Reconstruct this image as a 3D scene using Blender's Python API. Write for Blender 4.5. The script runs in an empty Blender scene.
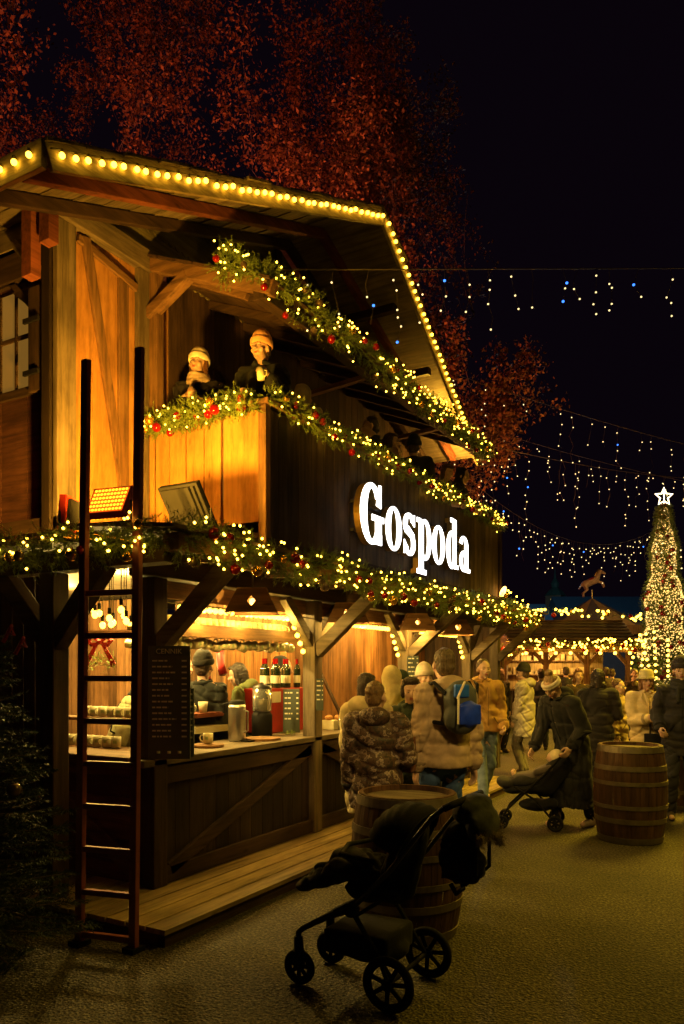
import bpy, bmesh, math, random
import numpy as np
from mathutils import Vector, Matrix, Euler
random.seed(7); RNG = np.random.default_rng(7)
R = math.radians
SC = bpy.context.scene
COL = SC.collection
YAW = R(29.7); CY, SY = math.cos(YAW), math.sin(YAW)
CAMZ = 1.7; FPX = 762.0; PITCH = R(0.0)

# ---------------------------------------------------------------- camera
cd = bpy.data.cameras.new('camera'); cam = bpy.data.objects.new('camera', cd); COL.objects.link(cam)
cam.location = (0, 0, CAMZ); cam.rotation_euler = (R(90) + PITCH, 0, YAW)
cd.sensor_fit = 'VERTICAL'; cd.sensor_height = 36.0; cd.lens = FPX / 1024 * 36.0
cd.shift_y = (669 - FPX * math.tan(PITCH) - 512) / 1024
cd.clip_start = 0.05; cd.clip_end = 2000
SC.camera = cam

def W(xc, d, z=0.0):
    """camera-side metres (right of the axis, depth) -> world"""
    return Vector((xc * CY - d * SY, xc * SY + d * CY, z))
def PD(px, d, z=0.0):
    """the spot in photo column px at depth d, height z"""
    return W((px - 342) / FPX * d, d, z)
def PZ(px, py, d):
    k = FPX
    return PD(px, d, CAMZ + (669 - py) * d / k)
def face_rot(fa):
    fa = R(fa)
    f = Vector((SY, -CY)) * math.cos(fa) + Vector((CY, SY)) * math.sin(fa)
    return math.atan2(f.y, f.x) - math.pi / 2

# ---------------------------------------------------------------- materials
def newmat(name):
    m = bpy.data.materials.new(name); m.use_nodes = True
    nt = m.node_tree; b = nt.nodes['Principled BSDF']
    return m, nt, b
def lk(nt, a, b): nt.links.new(a, b)
def texco(nt, scale=(1, 1, 1), rot=(0, 0, 0)):
    tc = nt.nodes.new('ShaderNodeTexCoord'); mp = nt.nodes.new('ShaderNodeMapping')
    mp.inputs['Scale'].default_value = scale; mp.inputs['Rotation'].default_value = rot
    lk(nt, tc.outputs['Object'], mp.inputs['Vector']); return mp.outputs['Vector']
def noise(nt, vec, scale, detail=5, rough=.6):
    n = nt.nodes.new('ShaderNodeTexNoise'); n.inputs['Scale'].default_value = scale
    n.inputs['Detail'].default_value = detail; n.inputs['Roughness'].default_value = rough
    lk(nt, vec, n.inputs['Vector']); return n.outputs['Fac']
def ramp(nt, fac, stops):
    r = nt.nodes.new('ShaderNodeValToRGB'); el = r.color_ramp.elements
    while len(el) < len(stops): el.new(.5)
    for e, (p, c) in zip(el, stops):
        e.position = p; e.color = (*c, 1)
    lk(nt, fac, r.inputs['Fac']); return r.outputs['Color']
def bump(nt, b, fac, strength=.3, dist=.01):
    bp = nt.nodes.new('ShaderNodeBump'); bp.inputs['Strength'].default_value = strength
    bp.inputs['Distance'].default_value = dist
    lk(nt, fac, bp.inputs['Height']); lk(nt, bp.outputs['Normal'], b.inputs['Normal'])
def wood(name, c, grain='z', rough=.7, var=.5, spec=.3, con=1.0):
    m, nt, b = newmat(name)
    s = {'x': (1.2, 22, 22), 'y': (22, 1.2, 22), 'z': (22, 22, 1.2)}[grain]
    v = texco(nt, s)
    f = noise(nt, v, 1.0, 6, .65)
    f2 = noise(nt, texco(nt, (1, 1, 1)), 2.3, 3, .5)
    dk = tuple(x * (1 - .55 * con) for x in c); lt = tuple(min(1, x * (1 + .35 * con)) for x in c)
    col = ramp(nt, f, [(.3, dk), (.5, c), (.72, lt)])
    geo = nt.nodes.new('ShaderNodeNewGeometry')
    mr = nt.nodes.new('ShaderNodeMapRange'); mr.inputs['To Min'].default_value = 1 - var; mr.inputs['To Max'].default_value = 1 + var * .5
    lk(nt, geo.outputs['Random Per Island'], mr.inputs['Value'])
    mr2 = nt.nodes.new('ShaderNodeMapRange'); mr2.inputs['From Min'].default_value = .3; mr2.inputs['From Max'].default_value = .7
    mr2.inputs['To Min'].default_value = .65; mr2.inputs['To Max'].default_value = 1.15
    lk(nt, f2, mr2.inputs['Value'])
    mu = nt.nodes.new('ShaderNodeMath'); mu.operation = 'MULTIPLY'; lk(nt, mr.outputs[0], mu.inputs[0]); lk(nt, mr2.outputs[0], mu.inputs[1])
    vm = nt.nodes.new('ShaderNodeVectorMath'); vm.operation = 'SCALE'
    lk(nt, col, vm.inputs[0]); lk(nt, mu.outputs[0], vm.inputs['Scale'])
    lk(nt, vm.outputs[0], b.inputs['Base Color'])
    b.inputs['Roughness'].default_value = rough; b.inputs['Specular IOR Level'].default_value = spec
    # knots, dirt and drip stains
    ks = {'x': (.35, 1, 1), 'y': (1, .35, 1), 'z': (1, 1, .35)}[grain]
    vo = nt.nodes.new('ShaderNodeTexVoronoi'); vo.inputs['Scale'].default_value = 5.5; lk(nt, texco(nt, ks), vo.inputs['Vector'])
    kn = ramp(nt, vo.outputs['Distance'], [(.02, (.25, .2, .18)), (.06, (.6, .55, .5)), (.1, (1, 1, 1))])
    mk = nt.nodes.new('ShaderNodeMix'); mk.data_type = 'RGBA'; mk.blend_type = 'MULTIPLY'; mk.inputs['Factor'].default_value = .8
    lk(nt, vm.outputs[0], mk.inputs['A']); lk(nt, kn, mk.inputs['B'])
    st_ = ramp(nt, noise(nt, texco(nt, {'x': (1, 5, 5), 'y': (5, 1, 5), 'z': (5, 5, 1)}[grain]), 1.4, 6, .75), [(.36, (.5, .47, .45)), (.56, (1, 1, 1))])
    mk2 = nt.nodes.new('ShaderNodeMix'); mk2.data_type = 'RGBA'; mk2.blend_type = 'MULTIPLY'; mk2.inputs['Factor'].default_value = .75
    lk(nt, mk.outputs['Result'], mk2.inputs['A']); lk(nt, st_, mk2.inputs['B']); lk(nt, mk2.outputs['Result'], b.inputs['Base Color'])
    bump(nt, b, f, .6, .008)
    return m
def plain(name, c, rough=.6, metal=0, var=.2, scale=8, bmp=.15, coat=0, spec=.5):
    m, nt, b = newmat(name)
    f = noise(nt, texco(nt), scale, 4, .6)
    lo = tuple(x * (1 - var) for x in c); hi = tuple(min(1, x * (1 + var)) for x in c)
    lk(nt, ramp(nt, f, [(.3, lo), (.7, hi)]), b.inputs['Base Color'])
    b.inputs['Roughness'].default_value = rough; b.inputs['Metallic'].default_value = metal
    b.inputs['Coat Weight'].default_value = coat; b.inputs['Specular IOR Level'].default_value = spec
    if bmp: bump(nt, b, noise(nt, texco(nt), scale * 6, 3, .6), bmp, .004)
    return m
def cloth(name, c, rough=.85, weave=180, var=.3, sheen=.05):
    m, nt, b = newmat(name)
    f = noise(nt, texco(nt), 9, 4, .6)
    lk(nt, ramp(nt, f, [(.3, tuple(x * (1 - var) for x in c)), (.7, tuple(min(1, x * (1 + var * .6)) for x in c))]), b.inputs['Base Color'])
    b.inputs['Roughness'].default_value = rough; b.inputs['Specular IOR Level'].default_value = .25
    b.inputs['Sheen Weight'].default_value = sheen
    wv = noise(nt, texco(nt), weave, 2, .5); cr = noise(nt, texco(nt, (1, 1, .6)), 26, 5, .7)
    ad = nt.nodes.new('ShaderNodeMath'); ad.operation = 'MULTIPLY_ADD'; ad.inputs[1].default_value = .25; lk(nt, wv, ad.inputs[0]); lk(nt, cr, ad.inputs[2])
    bump(nt, b, ad.outputs[0], .3, .008)
    return m
def skin(name, c=(.6, .38, .28)):
    m, nt, b = newmat(name)
    f = noise(nt, texco(nt), 14, 3, .5)
    lk(nt, ramp(nt, f, [(.3, tuple(x * .82 for x in c)), (.7, c)]), b.inputs['Base Color'])
    b.inputs['Roughness'].default_value = .5; b.inputs['Subsurface Weight'].default_value = .08
    b.inputs['Subsurface Radius'].default_value = (.01, .004, .002)
    return m
def emis(name, c, s):
    m, nt, b = newmat(name)
    b.inputs['Base Color'].default_value = (*[min(1, x) for x in c], 1)
    b.inputs['Emission Color'].default_value = (*c, 1); b.inputs['Emission Strength'].default_value = s
    return m
def glass(name, c=(1, 1, 1), rough=.05, trans=.9):
    m, nt, b = newmat(name)
    b.inputs['Base Color'].default_value = (*c, 1); b.inputs['Roughness'].default_value = rough
    b.inputs['Transmission Weight'].default_value = trans; b.inputs['IOR'].default_value = 1.45
    return m

M = {}
M['dark_z'] = wood('dark stained timber upright', (.085, .05, .03), 'z')
M['dark_y'] = wood('dark stained timber long', (.085, .05, .03), 'y')
M['dark_x'] = wood('dark stained timber cross', (.085, .05, .03), 'x')
M['mid_z'] = wood('brown boards upright', (.3, .165, .075), 'z')
M['mid_y'] = wood('brown boards long', (.3, .165, .075), 'y')
M['mid_x'] = wood('brown boards cross', (.3, .165, .075), 'x')
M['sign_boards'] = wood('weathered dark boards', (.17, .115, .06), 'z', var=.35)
M['roof_x'] = wood('roof boards', (.24, .19, .12), 'x', var=.45)
M['deck'] = wood('deck planks', (.42, .31, .14), 'y', rough=.6, var=.45, con=.9)
M['grey_z'] = wood('weathered grey timber', (.24, .19, .13), 'z')
M['grey_y'] = wood('weathered grey timber long', (.24, .19, .13), 'y')
M['grey_x'] = wood('weathered grey timber cross', (.24, .19, .13), 'x')
M['red_tint_wood'] = wood('reddish timber', (.3, .09, .045), 'y')  # red glow on rafter and struts put into the timber colour
M['ladder'] = plain('brown painted steel', (.3, .085, .055), .45, 0, .2, 12)
M['black'] = plain('matt black', (.009, .009, .01), .75, spec=.15)
M['rubber'] = plain('black rubber', (.012, .012, .013), .8, spec=.2)
M['blackcloth'] = cloth('black fabric', (.008, .008, .011), .9)
M['greycloth'] = cloth('charcoal fabric', (.024, .023, .025), .85)
M['metal'] = plain('brushed steel', (.55, .55, .56), .3, 1, .1, 20)
M['darkmetal'] = plain('dark steel', (.05, .05, .055), .4, .8, .1)
M['brass'] = plain('brass', (.5, .34, .09), .35, .9, .1, 10)
M['red'] = plain('glossy red', (.33, .008, .01), .16, .3, .05, 6, 0, coat=.6)
M['gold'] = plain('gold bauble', (.75, .42, .06), .22, .75, .05, 6, 0)
M['clear'] = plain('smoky bauble', (.22, .16, .1), .08, .6, .1, 6, 0)
M['ribbon'] = cloth('red ribbon', (.55, .02, .02), .45, sheen=.5)
M['needle'] = plain('fir needles', (.17, .24, .04), .6, 0, .5, 5, 0)
M['needle_dark'] = plain('spruce needles', (.03, .055, .028), .6, 0, .4, 5, 0)
M['bark'] = plain('bark', (.17, .12, .08), .85, 0, .4, 10, .6)
M['cream'] = plain('cream enamel', (.72, .68, .46), .3, 0, .1, 6, 0)
M['greenprint'] = plain('green print', (.36, .5, .26), .4, 0, .1)
M['board'] = plain('blackboard', (.07, .09, .08), .5, 0, .2, 6, .1)
M['chalk'] = plain('chalk lettering', (.8, .8, .7), .8, 0, .1)
M['cable'] = plain('cable', (.11, .09, .05), .7)
M['bottle'] = glass('dark bottle glass', (.02, .03, .012), .05, .3)
M['glassclear'] = glass('clear glass', (.9, .92, .85), .03, .9)
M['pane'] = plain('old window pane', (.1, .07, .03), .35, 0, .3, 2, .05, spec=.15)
_b = M['pane'].node_tree.nodes['Principled BSDF']; _b.inputs['Emission Color'].default_value = (1, .48, .07, 1); _b.inputs['Emission Strength'].default_value = .16  # faint amber glow put into the glass itself
M['paper'] = plain('paper', (.7, .66, .5), .8, 0, .1)
M['redpaint'] = plain('red painted board', (.35, .02, .012), .5)
M['bulb_roof'] = emis('warm festoon bulb', (1, .52, .03), 11)
M['bulb_stall'] = emis('warm stall bulb', (1, .58, .05), 9)
M['fairy'] = emis('fairy light', (1, .54, .04), 17)
M['fairy_cool'] = emis('pale fairy light', (1, .78, .34), 1.7)
M['fairy_far'] = emis('tree fairy light', (1, .6, .16), 2.2)
M['fairy_blue'] = emis('blue fairy light', (.04, .2, 1), 2.6)
M['sign_white'] = emis('white lit sign face', (1, .97, .93), 4.5)
M['led_amber'] = emis('amber lamp face', (1, .42, .015), 3)
M['flame'] = emis('flame lamp', (1, .5, .1), 8)
M['star'] = emis('star tube', (1, .86, .5), 4)

# ---------------------------------------------------------------- mesh builder
ICO = {}
def ico(level):
    if level not in ICO:
        bm = bmesh.new(); bmesh.ops.create_icosphere(bm, subdivisions=level, radius=1)
        bm.verts.ensure_lookup_table()
        ICO[level] = (np.array([v.co[:] for v in bm.verts]), [[v.index for v in f.verts] for f in bm.faces]); bm.free()
    return ICO[level]
def frame(d, up=None):
    d = Vector(d).normalized()
    u = Vector(up) if up is not None else (Vector((0, 0, 1)) if abs(d.z) < .95 else Vector((0, 1, 0)))
    s = d.cross(u).normalized(); u = s.cross(d).normalized()
    return s, u, d
class MB:
    def __init__(s): s.v = []; s.f = []; s.n = 0
    def add(s, vs, fs):
        n = s.n; vs = np.asarray(vs, float)
        s.v.append(vs); s.f += [[i + n for i in f] for f in fs]; s.n += len(vs); return s
    def box(s, a, b):
        x0, x1 = sorted((a[0], b[0])); y0, y1 = sorted((a[1], b[1])); z0, z1 = sorted((a[2], b[2]))
        return s.add([(x0, y0, z0), (x1, y0, z0), (x1, y1, z0), (x0, y1, z0), (x0, y0, z1), (x1, y0, z1), (x1, y1, z1), (x0, y1, z1)],
              [(0, 3, 2, 1), (4, 5, 6, 7), (0, 1, 5, 4), (1, 2, 6, 5), (2, 3, 7, 6), (3, 0, 4, 7)])
    def beam(s, p, q, w, h, up=None, taper=1.0):
        p = Vector(p); q = Vector(q); a, u, d = frame(q - p, up); vs = []
        for c, k in ((p, 1.0), (q, taper)):
            for i, j in ((-1, -1), (1, -1), (1, 1), (-1, 1)): vs.append(c + a * (i * w / 2 * k) + u * (j * h / 2 * k))
        return s.add([v[:] for v in vs], [(0, 3, 2, 1), (4, 5, 6, 7), (0, 1, 5, 4), (1, 2, 6, 5), (2, 3, 7, 6), (3, 0, 4, 7)])
    def tube(s, pts, r, n=8, closed=False):
        pts = [Vector(p) for p in pts]; m = len(pts)
        rs = r if isinstance(r, (list, tuple)) else [r] * m
        vs = []; fs = []; u = None
        for i, p in enumerate(pts):
            if closed: d = pts[(i + 1) % m] - pts[i - 1]
            else: d = pts[min(i + 1, m - 1)] - pts[max(i - 1, 0)]
            if d.length < 1e-9: d = Vector((0, 0, 1))
            d.normalize()
            if u is None or abs(u.dot(d)) > .98: a, u, _ = frame(d)
            u = (u - d * u.dot(d)).normalized(); a = d.cross(u)
            for k in range(n):
                t = 2 * math.pi * k / n
                vs.append((p + (a * math.cos(t) + u * math.sin(t)) * rs[i])[:])
        seg = m if closed else m - 1
        for i in range(seg):
            for k in range(n):
                j = (i + 1) % m
                fs.append((i * n + k, i * n + (k + 1) % n, j * n + (k + 1) % n, j * n + k))
        if not closed:
            fs.append(tuple(range(n - 1, -1, -1))); fs.append(tuple((m - 1) * n + k for k in range(n)))
        return s.add(vs, fs)
    def ball(s, c, r, lvl=2, rot=None):
        v, f = ico(lvl); r = np.array(r if hasattr(r, '__len__') else (r, r, r))
        p = v * r
        if rot is not None: p = p @ np.array(rot.to_3x3() if hasattr(rot, 'to_3x3') else rot).T
        return s.add(p + np.array(c), f)
    def cap(s, p, q, r0, r1, n=12):
        """tapered capsule"""
        p = Vector(p); q = Vector(q)
        s.ball(p, r0, 2); s.ball(q, r1, 2)
        if (q - p).length > 1e-6: s.tube([p, q], [r0, r1], n)
        return s
    def lathe(s, c, prof, n=24, axis=None):
        """prof: (r, z) list around axis through c"""
        a, u, d = frame(axis if axis is not None else (0, 0, 1)); c = Vector(c); vs = []; fs = []
        for r, z in prof:
            for k in range(n):
                t = 2 * math.pi * k / n
                vs.append((c + d * z + (a * math.cos(t) + u * math.sin(t)) * r)[:])
        for i in range(len(prof) - 1):
            for k in range(n):
                fs.append((i * n + k, i * n + (k + 1) % n, (i + 1) * n + (k + 1) % n, (i + 1) * n + k))
        return s.add(vs, fs)
    def prism(s, pts, off):
        """polygon (3D points) pushed along off"""
        off = Vector(off); n = len(pts); vs = [tuple(p) for p in pts] + [(Vector(p) + off)[:] for p in pts]
        fs = [tuple(range(n - 1, -1, -1)), tuple(range(n, 2 * n))] + [(i, (i + 1) % n, n + (i + 1) % n, n + i) for i in range(n)]
        return s.add(vs, fs)
    def mesh(s, name, shift=None):
        me = bpy.data.meshes.new(name)
        v = np.concatenate(s.v) if s.v else np.zeros((0, 3))
        if shift is not None: v = v - np.array(shift)
        me.from_pydata(v.tolist(), [], s.f); me.update(); return me

def parent_origin(p):
    v = Vector((0, 0, 0)); m = Matrix.Identity(4)
    while p is not None:
        m = Matrix.Translation(p.location) @ p.rotation_euler.to_matrix().to_4x4() @ m; p = p.parent
    return m
def tag(o, label=None, cat=None, group=None, kind=None):
    if label: o['label'] = label
    if cat: o['category'] = cat
    if group: o['group'] = group
    if kind: o['kind'] = kind
    return o
def thing(name, label, cat, loc=(0, 0, 0), rz=0, group=None):
    o = bpy.data.objects.new(name, None); COL.objects.link(o); o.empty_display_size = .1
    o.location = loc; o.rotation_euler = (0, 0, rz); return tag(o, label, cat, group)
def put(me, name, mat, parent=None, smooth=False, bevel=0):
    me.materials.clear(); me.materials.append(mat)
    if smooth: me.polygons.foreach_set('use_smooth', [True] * len(me.polygons))
    o = bpy.data.objects.new(name, me); COL.objects.link(o); o.parent = parent
    if bevel:
        b = o.modifiers.new('Bevel', 'BEVEL'); b.width = bevel; b.segments = 2; b.limit_method = 'ANGLE'; b.harden_normals = False
    return o
def part(name, mb, mat, parent, smooth=False, bevel=0, world=True):
    """mb holds WORLD coordinates when world, else the parent's local ones"""
    me = mb.mesh(name)
    if world and parent is not None: me.transform(parent_origin(parent).inverted())
    return put(me, name, M[mat] if isinstance(mat, str) else mat, parent, smooth, bevel)
def solo(name, mb, mat, label, cat, loc, group=None, smooth=False, bevel=0):
    """a thing that is one mesh, origin at loc (mb in world coords)"""
    me = mb.mesh(name, loc); o = put(me, name, M[mat] if isinstance(mat, str) else mat, None, smooth, bevel)
    o.location = loc; return tag(o, label, cat, group)
BULBM = {}
def bulbs(parent, pts, r, mat, name='bulb', cap=100, lvl=1, shape=None):
    """countable lamps: nearest ones as parts, the rest as one stuff part; pts world"""
    inv = parent_origin(parent).inverted()
    pts = sorted([Vector(p) for p in pts], key=lambda p: (p - cam.location).length)
    key = (round(r, 4), mat, lvl)
    if key not in BULBM:
        mb = MB(); mb.ball((0, 0, 0), r, lvl); me = mb.mesh(name); me.materials.append(M[mat])
        me.polygons.foreach_set('use_smooth', [True] * len(me.polygons)); BULBM[key] = me
    for p in pts[:cap]:
        o = bpy.data.objects.new(name, BULBM[key]); COL.objects.link(o); o.parent = parent; o.location = inv @ p
    if len(pts) > cap:
        mb = MB()
        for p in pts[cap:]: mb.ball(p, r, 1)
        o = part(name + 's', mb, mat, parent); o['kind'] = 'stuff'
def copy_tree(o, parent=None):
    c = o.copy(); COL.objects.link(c); c.parent = parent
    for ch in list(o.children): copy_tree(ch, c)
    return c
def light(name, kind, loc, energy, color, size=.1, target=None, spot=None, blend=.5, parent=None):
    ld = bpy.data.lights.new(name, kind); ld.energy = energy; ld.color = color
    if kind == 'AREA': ld.size = size
    else: ld.shadow_soft_size = size
    if spot: ld.spot_size = R(spot); ld.spot_blend = blend
    o = bpy.data.objects.new(name, ld); COL.objects.link(o); o.location = loc
    if target is not None: o.rotation_euler = (Vector(target) - Vector(loc)).to_track_quat('-Z', 'Y').to_euler()
    return o
def rnd(a, b): return random.uniform(a, b)
# ================================================================ SETTING
wd = bpy.data.worlds.new('World'); SC.world = wd; wd.use_nodes = True
bgn = wd.node_tree.nodes['Background']
sky = wd.node_tree.nodes.new('ShaderNodeTexSky'); sky.sky_type = 'NISHITA'; sky.sun_disc = False
sky.sun_elevation = R(-6); sky.sun_rotation = R(200)
mixn = wd.node_tree.nodes.new('ShaderNodeMix'); mixn.data_type = 'RGBA'; mixn.inputs['Factor'].default_value = .95
lk(wd.node_tree, sky.outputs['Color'], mixn.inputs['A']); mixn.inputs['B'].default_value = (.0024, .0011, .0028, 1)
lk(wd.node_tree, mixn.outputs['Result'], bgn.inputs['Color']); bgn.inputs['Strength'].default_value = 1.0

def ground_mat():
    m, nt, b = newmat('worn asphalt')
    f = noise(nt, texco(nt), 50, 6, .8); g = noise(nt, texco(nt), .7, 4, .6)
    vo = nt.nodes.new('ShaderNodeTexVoronoi'); vo.inputs['Scale'].default_value = 62; lk(nt, texco(nt), vo.inputs['Vector'])
    c = ramp(nt, f, [(.39, (.012, .01, .006)), (.5, (.065, .054, .03)), (.6, (.21, .175, .095))])
    mx = nt.nodes.new('ShaderNodeMix'); mx.data_type = 'RGBA'; mx.blend_type = 'MULTIPLY'; mx.inputs['Factor'].default_value = 1
    lk(nt, c, mx.inputs['A']); lk(nt, ramp(nt, g, [(.32, (.5, .5, .5)), (.6, (1.1, 1.1, 1.1))]), mx.inputs['B'])
    lk(nt, mx.outputs['Result'], b.inputs['Base Color']); b.inputs['Roughness'].default_value = .8
    bump(nt, b, vo.outputs['Distance'], 1.0, .016)
    return m
mb = MB(); S = 400
mb.add([(-S, -S, 0), (S, -S, 0), (S, S, 0), (-S, S, 0)], [(0, 1, 2, 3)])
g = put(mb.mesh('ground'), 'ground', ground_mat()); tag(g, kind='structure')

# ---------------------------------------------------------------- wooden deck
dk = thing('deck', 'low plank deck around the foot of the chalet bar', 'deck', (-3.6, 3.6, 0))
mb = MB(); x = -3.21
for i in range(5):
    w = .158; mb.box((x - w, 3.47 + rnd(-.004, .004), .085), (x, 10.9, .12 + rnd(-.002, .002))); x -= w + .012
part('planks', mb, 'deck', dk, bevel=.003)
mb = MB()
for i in range(15):
    w = .15; mb.box((x - w, 3.47 + rnd(-.004, .004), .085), (x, 4.16, .12 + rnd(-.002, .002))); x -= w + .006
part('planks', mb, 'deck', dk, bevel=.003)
mb = MB(); mb.box((-3.24, 3.5, 0), (-3.28, 10.88, .083)); mb.box((-3.29, 3.5, 0), (-6.3, 3.54, .083))
part('edge_board', mb, 'dark_y', dk)

# ================================================================ CHALET
XF, XW, YE, YU, YB, YN = -3.93, -5.29, 4.06, 4.49, 5.47, 11.95
ZF, ZR = 2.86, 4.0
RY, RZ, EZ0, EY0, EY1 = 7.63, 6.86, 5.22, 3.44, 11.9
def roofz(y): return RZ - .39 * abs(y - RY)
def vergex(y): return -3.8 - .4 * abs(y - RY) / 4.19
ch = thing('chalet_bar', 'two-storey timber chalet bar with lit roof edge and balcony', 'chalet', (-5.3, 6, 0))
P = lambda n, mb, mat, par=None, **k: part(n, mb, mat, par or ch, **k)

# lower posts, capped with paired braces
POSTS = [YE + .07, 6.31, 8.44, 10.6, 11.85]
for y in POSTS:
    q = MB(); q.box((XF - .07, y - .07, .121), (XF + .07, y + .07, 2.36)); P('post', q, 'dark_z' if y < 5 else 'grey_z', bevel=.008)
q = MB(); q.box((-4.28, 3.53, .121), (-4.42, 3.67, 2.36)); P('post', q, 'dark_z', bevel=.008)
q = MB(); q.box((-6.3, 3.53, .0), (-6.44, 3.67, 2.36)); P('post', q, 'dark_z', bevel=.008)
for y in POSTS[1:4]:
    for s in (-1, 1):
        q = MB(); q.beam((XF, y + s * .02, 1.93), (XF, y + s * .5, 2.36), .09, .09, up=(1, 0, 0)); P('brace', q, 'grey_y', bevel=.006)
for y in POSTS:
    q = MB(); q.beam((XF + .05, y, 1.86), (-3.22, y, 2.43), .1, .12); P('brace', q, 'grey_x', bevel=.008)
q = MB(); q.beam((-4.35, 3.6, 1.85), (-3.85, 3.6, 2.4), .11, .13); P('brace', q, 'dark_x', bevel=.008)
q = MB(); q.beam((-4.35, 3.6, 1.85), (-4.9, 3.6, 2.4), .11, .13); P('brace', q, 'dark_x', bevel=.008)
# plates and lintels
q = MB(); q.box((XF - .08, YE - .1, 2.363), (XF + .08, YN + .05, 2.52)); P('beam', q, 'dark_y', bevel=.008)
q = MB(); q.box((-3.13, 3.5, 2.42), (-3.26, 11.6, 2.53)); P('eave_beam', q, 'mid_y', bevel=.008)
q = MB(); q.box((-3.27, 3.53, 2.363), (-7.6, 3.67, 2.5)); P('eave_beam', q, 'dark_x', bevel=.008)
# pent roof: boards, rafters
q = MB()
for i in range(5):
    a, b = -3.06 - i * .2, -3.06 - (i + 1) * .2 - .012
    za, zb = 2.535 + i * .018, 2.535 + (i + 1) * .018 + .004
    q.prism([(a, 3.38, za), (b, 3.38, zb), (b, 3.38, zb + .022), (a, 3.38, za + .022)], (0, 8.4, 0))
P('pent_roof', q, 'dark_y')
q = MB()
for i in range(5):
    a, b = 3.38 + i * .2, 3.38 + (i + 1) * .2 + .012
    q.prism([(-4.08, a, 2.535 + i * .018), (-4.08, b, 2.535 + (i + 1) * .018), (-4.08, b, 2.56 + (i + 1) * .018), (-4.08, a, 2.56 + i * .018)], (-3.6, 0, 0))
P('pent_roof', q, 'dark_x')
for i in range(15):
    y = 4.35 + i * .53
    q = MB(); q.beam((-3.12, y, 2.485), (-3.84, y, 2.525), .06, .07); P('rafter', q, 'mid_x')
# counters
q = MB(); q.box((-3.86, YE - .1, 1.0), (-4.42, 11.8, 1.05)); P('counter_top', q, 'grey_y', bevel=.008)
q = MB(); q.box((-4.0, YE - .12, 1.02), (-4.97, 4.5, 1.07)); P('counter_top', q, 'mid_x', bevel=.008)
q = MB(); q.box((-4.05, 4.52, 1.262), (-6.3, 4.72, 1.29)); P('shelf', q, 'mid_x', bevel=.004)
q = MB(); y = YE + .14
while y < 11.8:
    q.box((-3.93, y, .125), (-3.97, min(y + .155, 11.8), .995)); y += .16
P('counter_front', q, wood('near black boards', (.04, .025, .017), 'z'))
q = MB()
for i in range(6): q.box((-4.0, YE + .05, .125 + i * .155), (-4.97, YE + .08 + rnd(0, .004), .125 + i * .155 + .15))
P('counter_front', q, wood('reddish brown end boards', (.22, .085, .04), 'x'))
for a, b in ((YE + .2, 6.22), (6.42, 8.35), (8.55, 10.5)):
    q = MB(); q.beam((-3.905, a, .22), (-3.905, b, .93), .1, .04, up=(1, 0, 0)) if a < 6 else q.beam((-3.905, b, .22), (-3.905, a, .93), .1, .04, up=(1, 0, 0))
    P('diagonal_board', q, 'dark_y', bevel=.004)
    q = MB(); q.box((-3.885, a - .12, .127), (-3.925, b + .08, .25)); P('base_board', q, 'dark_y', bevel=.004)
    q = MB(); q.box((-3.885, a - .12, .86), (-3.925, b + .08, .985)); P('top_board', q, 'dark_y', bevel=.004)
q = MB(); q.beam((-4.95, YE + .03, .75), (-4.05, YE + .03, .2), .12, .03, up=(0, -1, 0)); P('diagonal_board', q, 'mid_x', bevel=.004)
# inner shell of the bar
q = MB(); q.box((-4.0, 4.2, .02), (-7.4, 11.9, .1)); P('inner_floor', q, 'dark_y')
def vboards(x0, y0, x1, y1, z0, z1, w=.14, th=.03, gap=.006):
    q = MB(); L = math.hypot(x1 - x0, y1 - y0); d = Vector((x1 - x0, y1 - y0, 0)) / L; nrm = Vector((-d.y, d.x, 0)) * th
    t = 0
    while t < L - .02:
        e = min(t + w, L); a = Vector((x0, y0, 0)) + d * t; b = Vector((x0, y0, 0)) + d * (e - gap)
        k = rnd(-.003, .003)
        zz0 = z0(t) if callable(z0) else z0; zz1 = z1((t + e) / 2) if callable(z1) else z1
        q.prism([(a.x, a.y, zz0), (b.x, b.y, zz0), (b.x, b.y, zz1), (a.x, a.y, zz1)], nrm * (1 + k * 20)); t = e
    return q
P('back_wall', vboards(-7.3, 4.2, -7.3, 6.4, .1, 2.5), 'mid_z')
P('partition_wall', vboards(-6.1, 6.42, -7.3, 6.42, .1, 2.5), 'mid_z')
P('partition_wall', vboards(-5.3, 6.9, -6.2, 6.9, .1, 2.5), 'mid_z')
P('back_wall', vboards(-5.15, 6.5, -5.15, 11.9, .1, 2.5, .17), wood('orange brown boards', (.42, .2, .07), 'z'))
P('partition_wall', vboards(-4.0, 11.88, -5.3, 11.88, .1, 2.5), 'dark_z')
q = MB(); q.box((-4.0, 4.1, 2.54), (-7.4, 11.9, 2.6)); P('ceiling', q, 'grey_y')
q = MB(); q.box((XF - .11, YE + .2, 2.0), (XF - .4, 6.2, 2.03)); P('shelf', q, 'mid_y', bevel=.004)
q = MB(); q.box((XF - .1, YE + .15, 1.955), (XF - .13, 6.2, 2.06)); P('shelf_front', q, 'mid_y', bevel=.004)
for y0, y1 in ((YE + .14, 6.24), (6.38, 8.37), (8.51, 10.53)):   # arch trim under lintel
    for ya, yb, yc in ((y0, y0 + .35, 1), (y1, y1 - .35, 1)):
        pass
q = MB(); q.beam((-4.25, 7.5, 1.1), (-5.0, 7.62, 2.3), .03, .03); P('leaning_stick', q, 'dark_z')
# end side: closed dark wall left of the service window
P('end_wall', vboards(-4.98, YE + .02, -9.5, YE + .02, 0, 2.5), 'dark_z')
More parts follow.
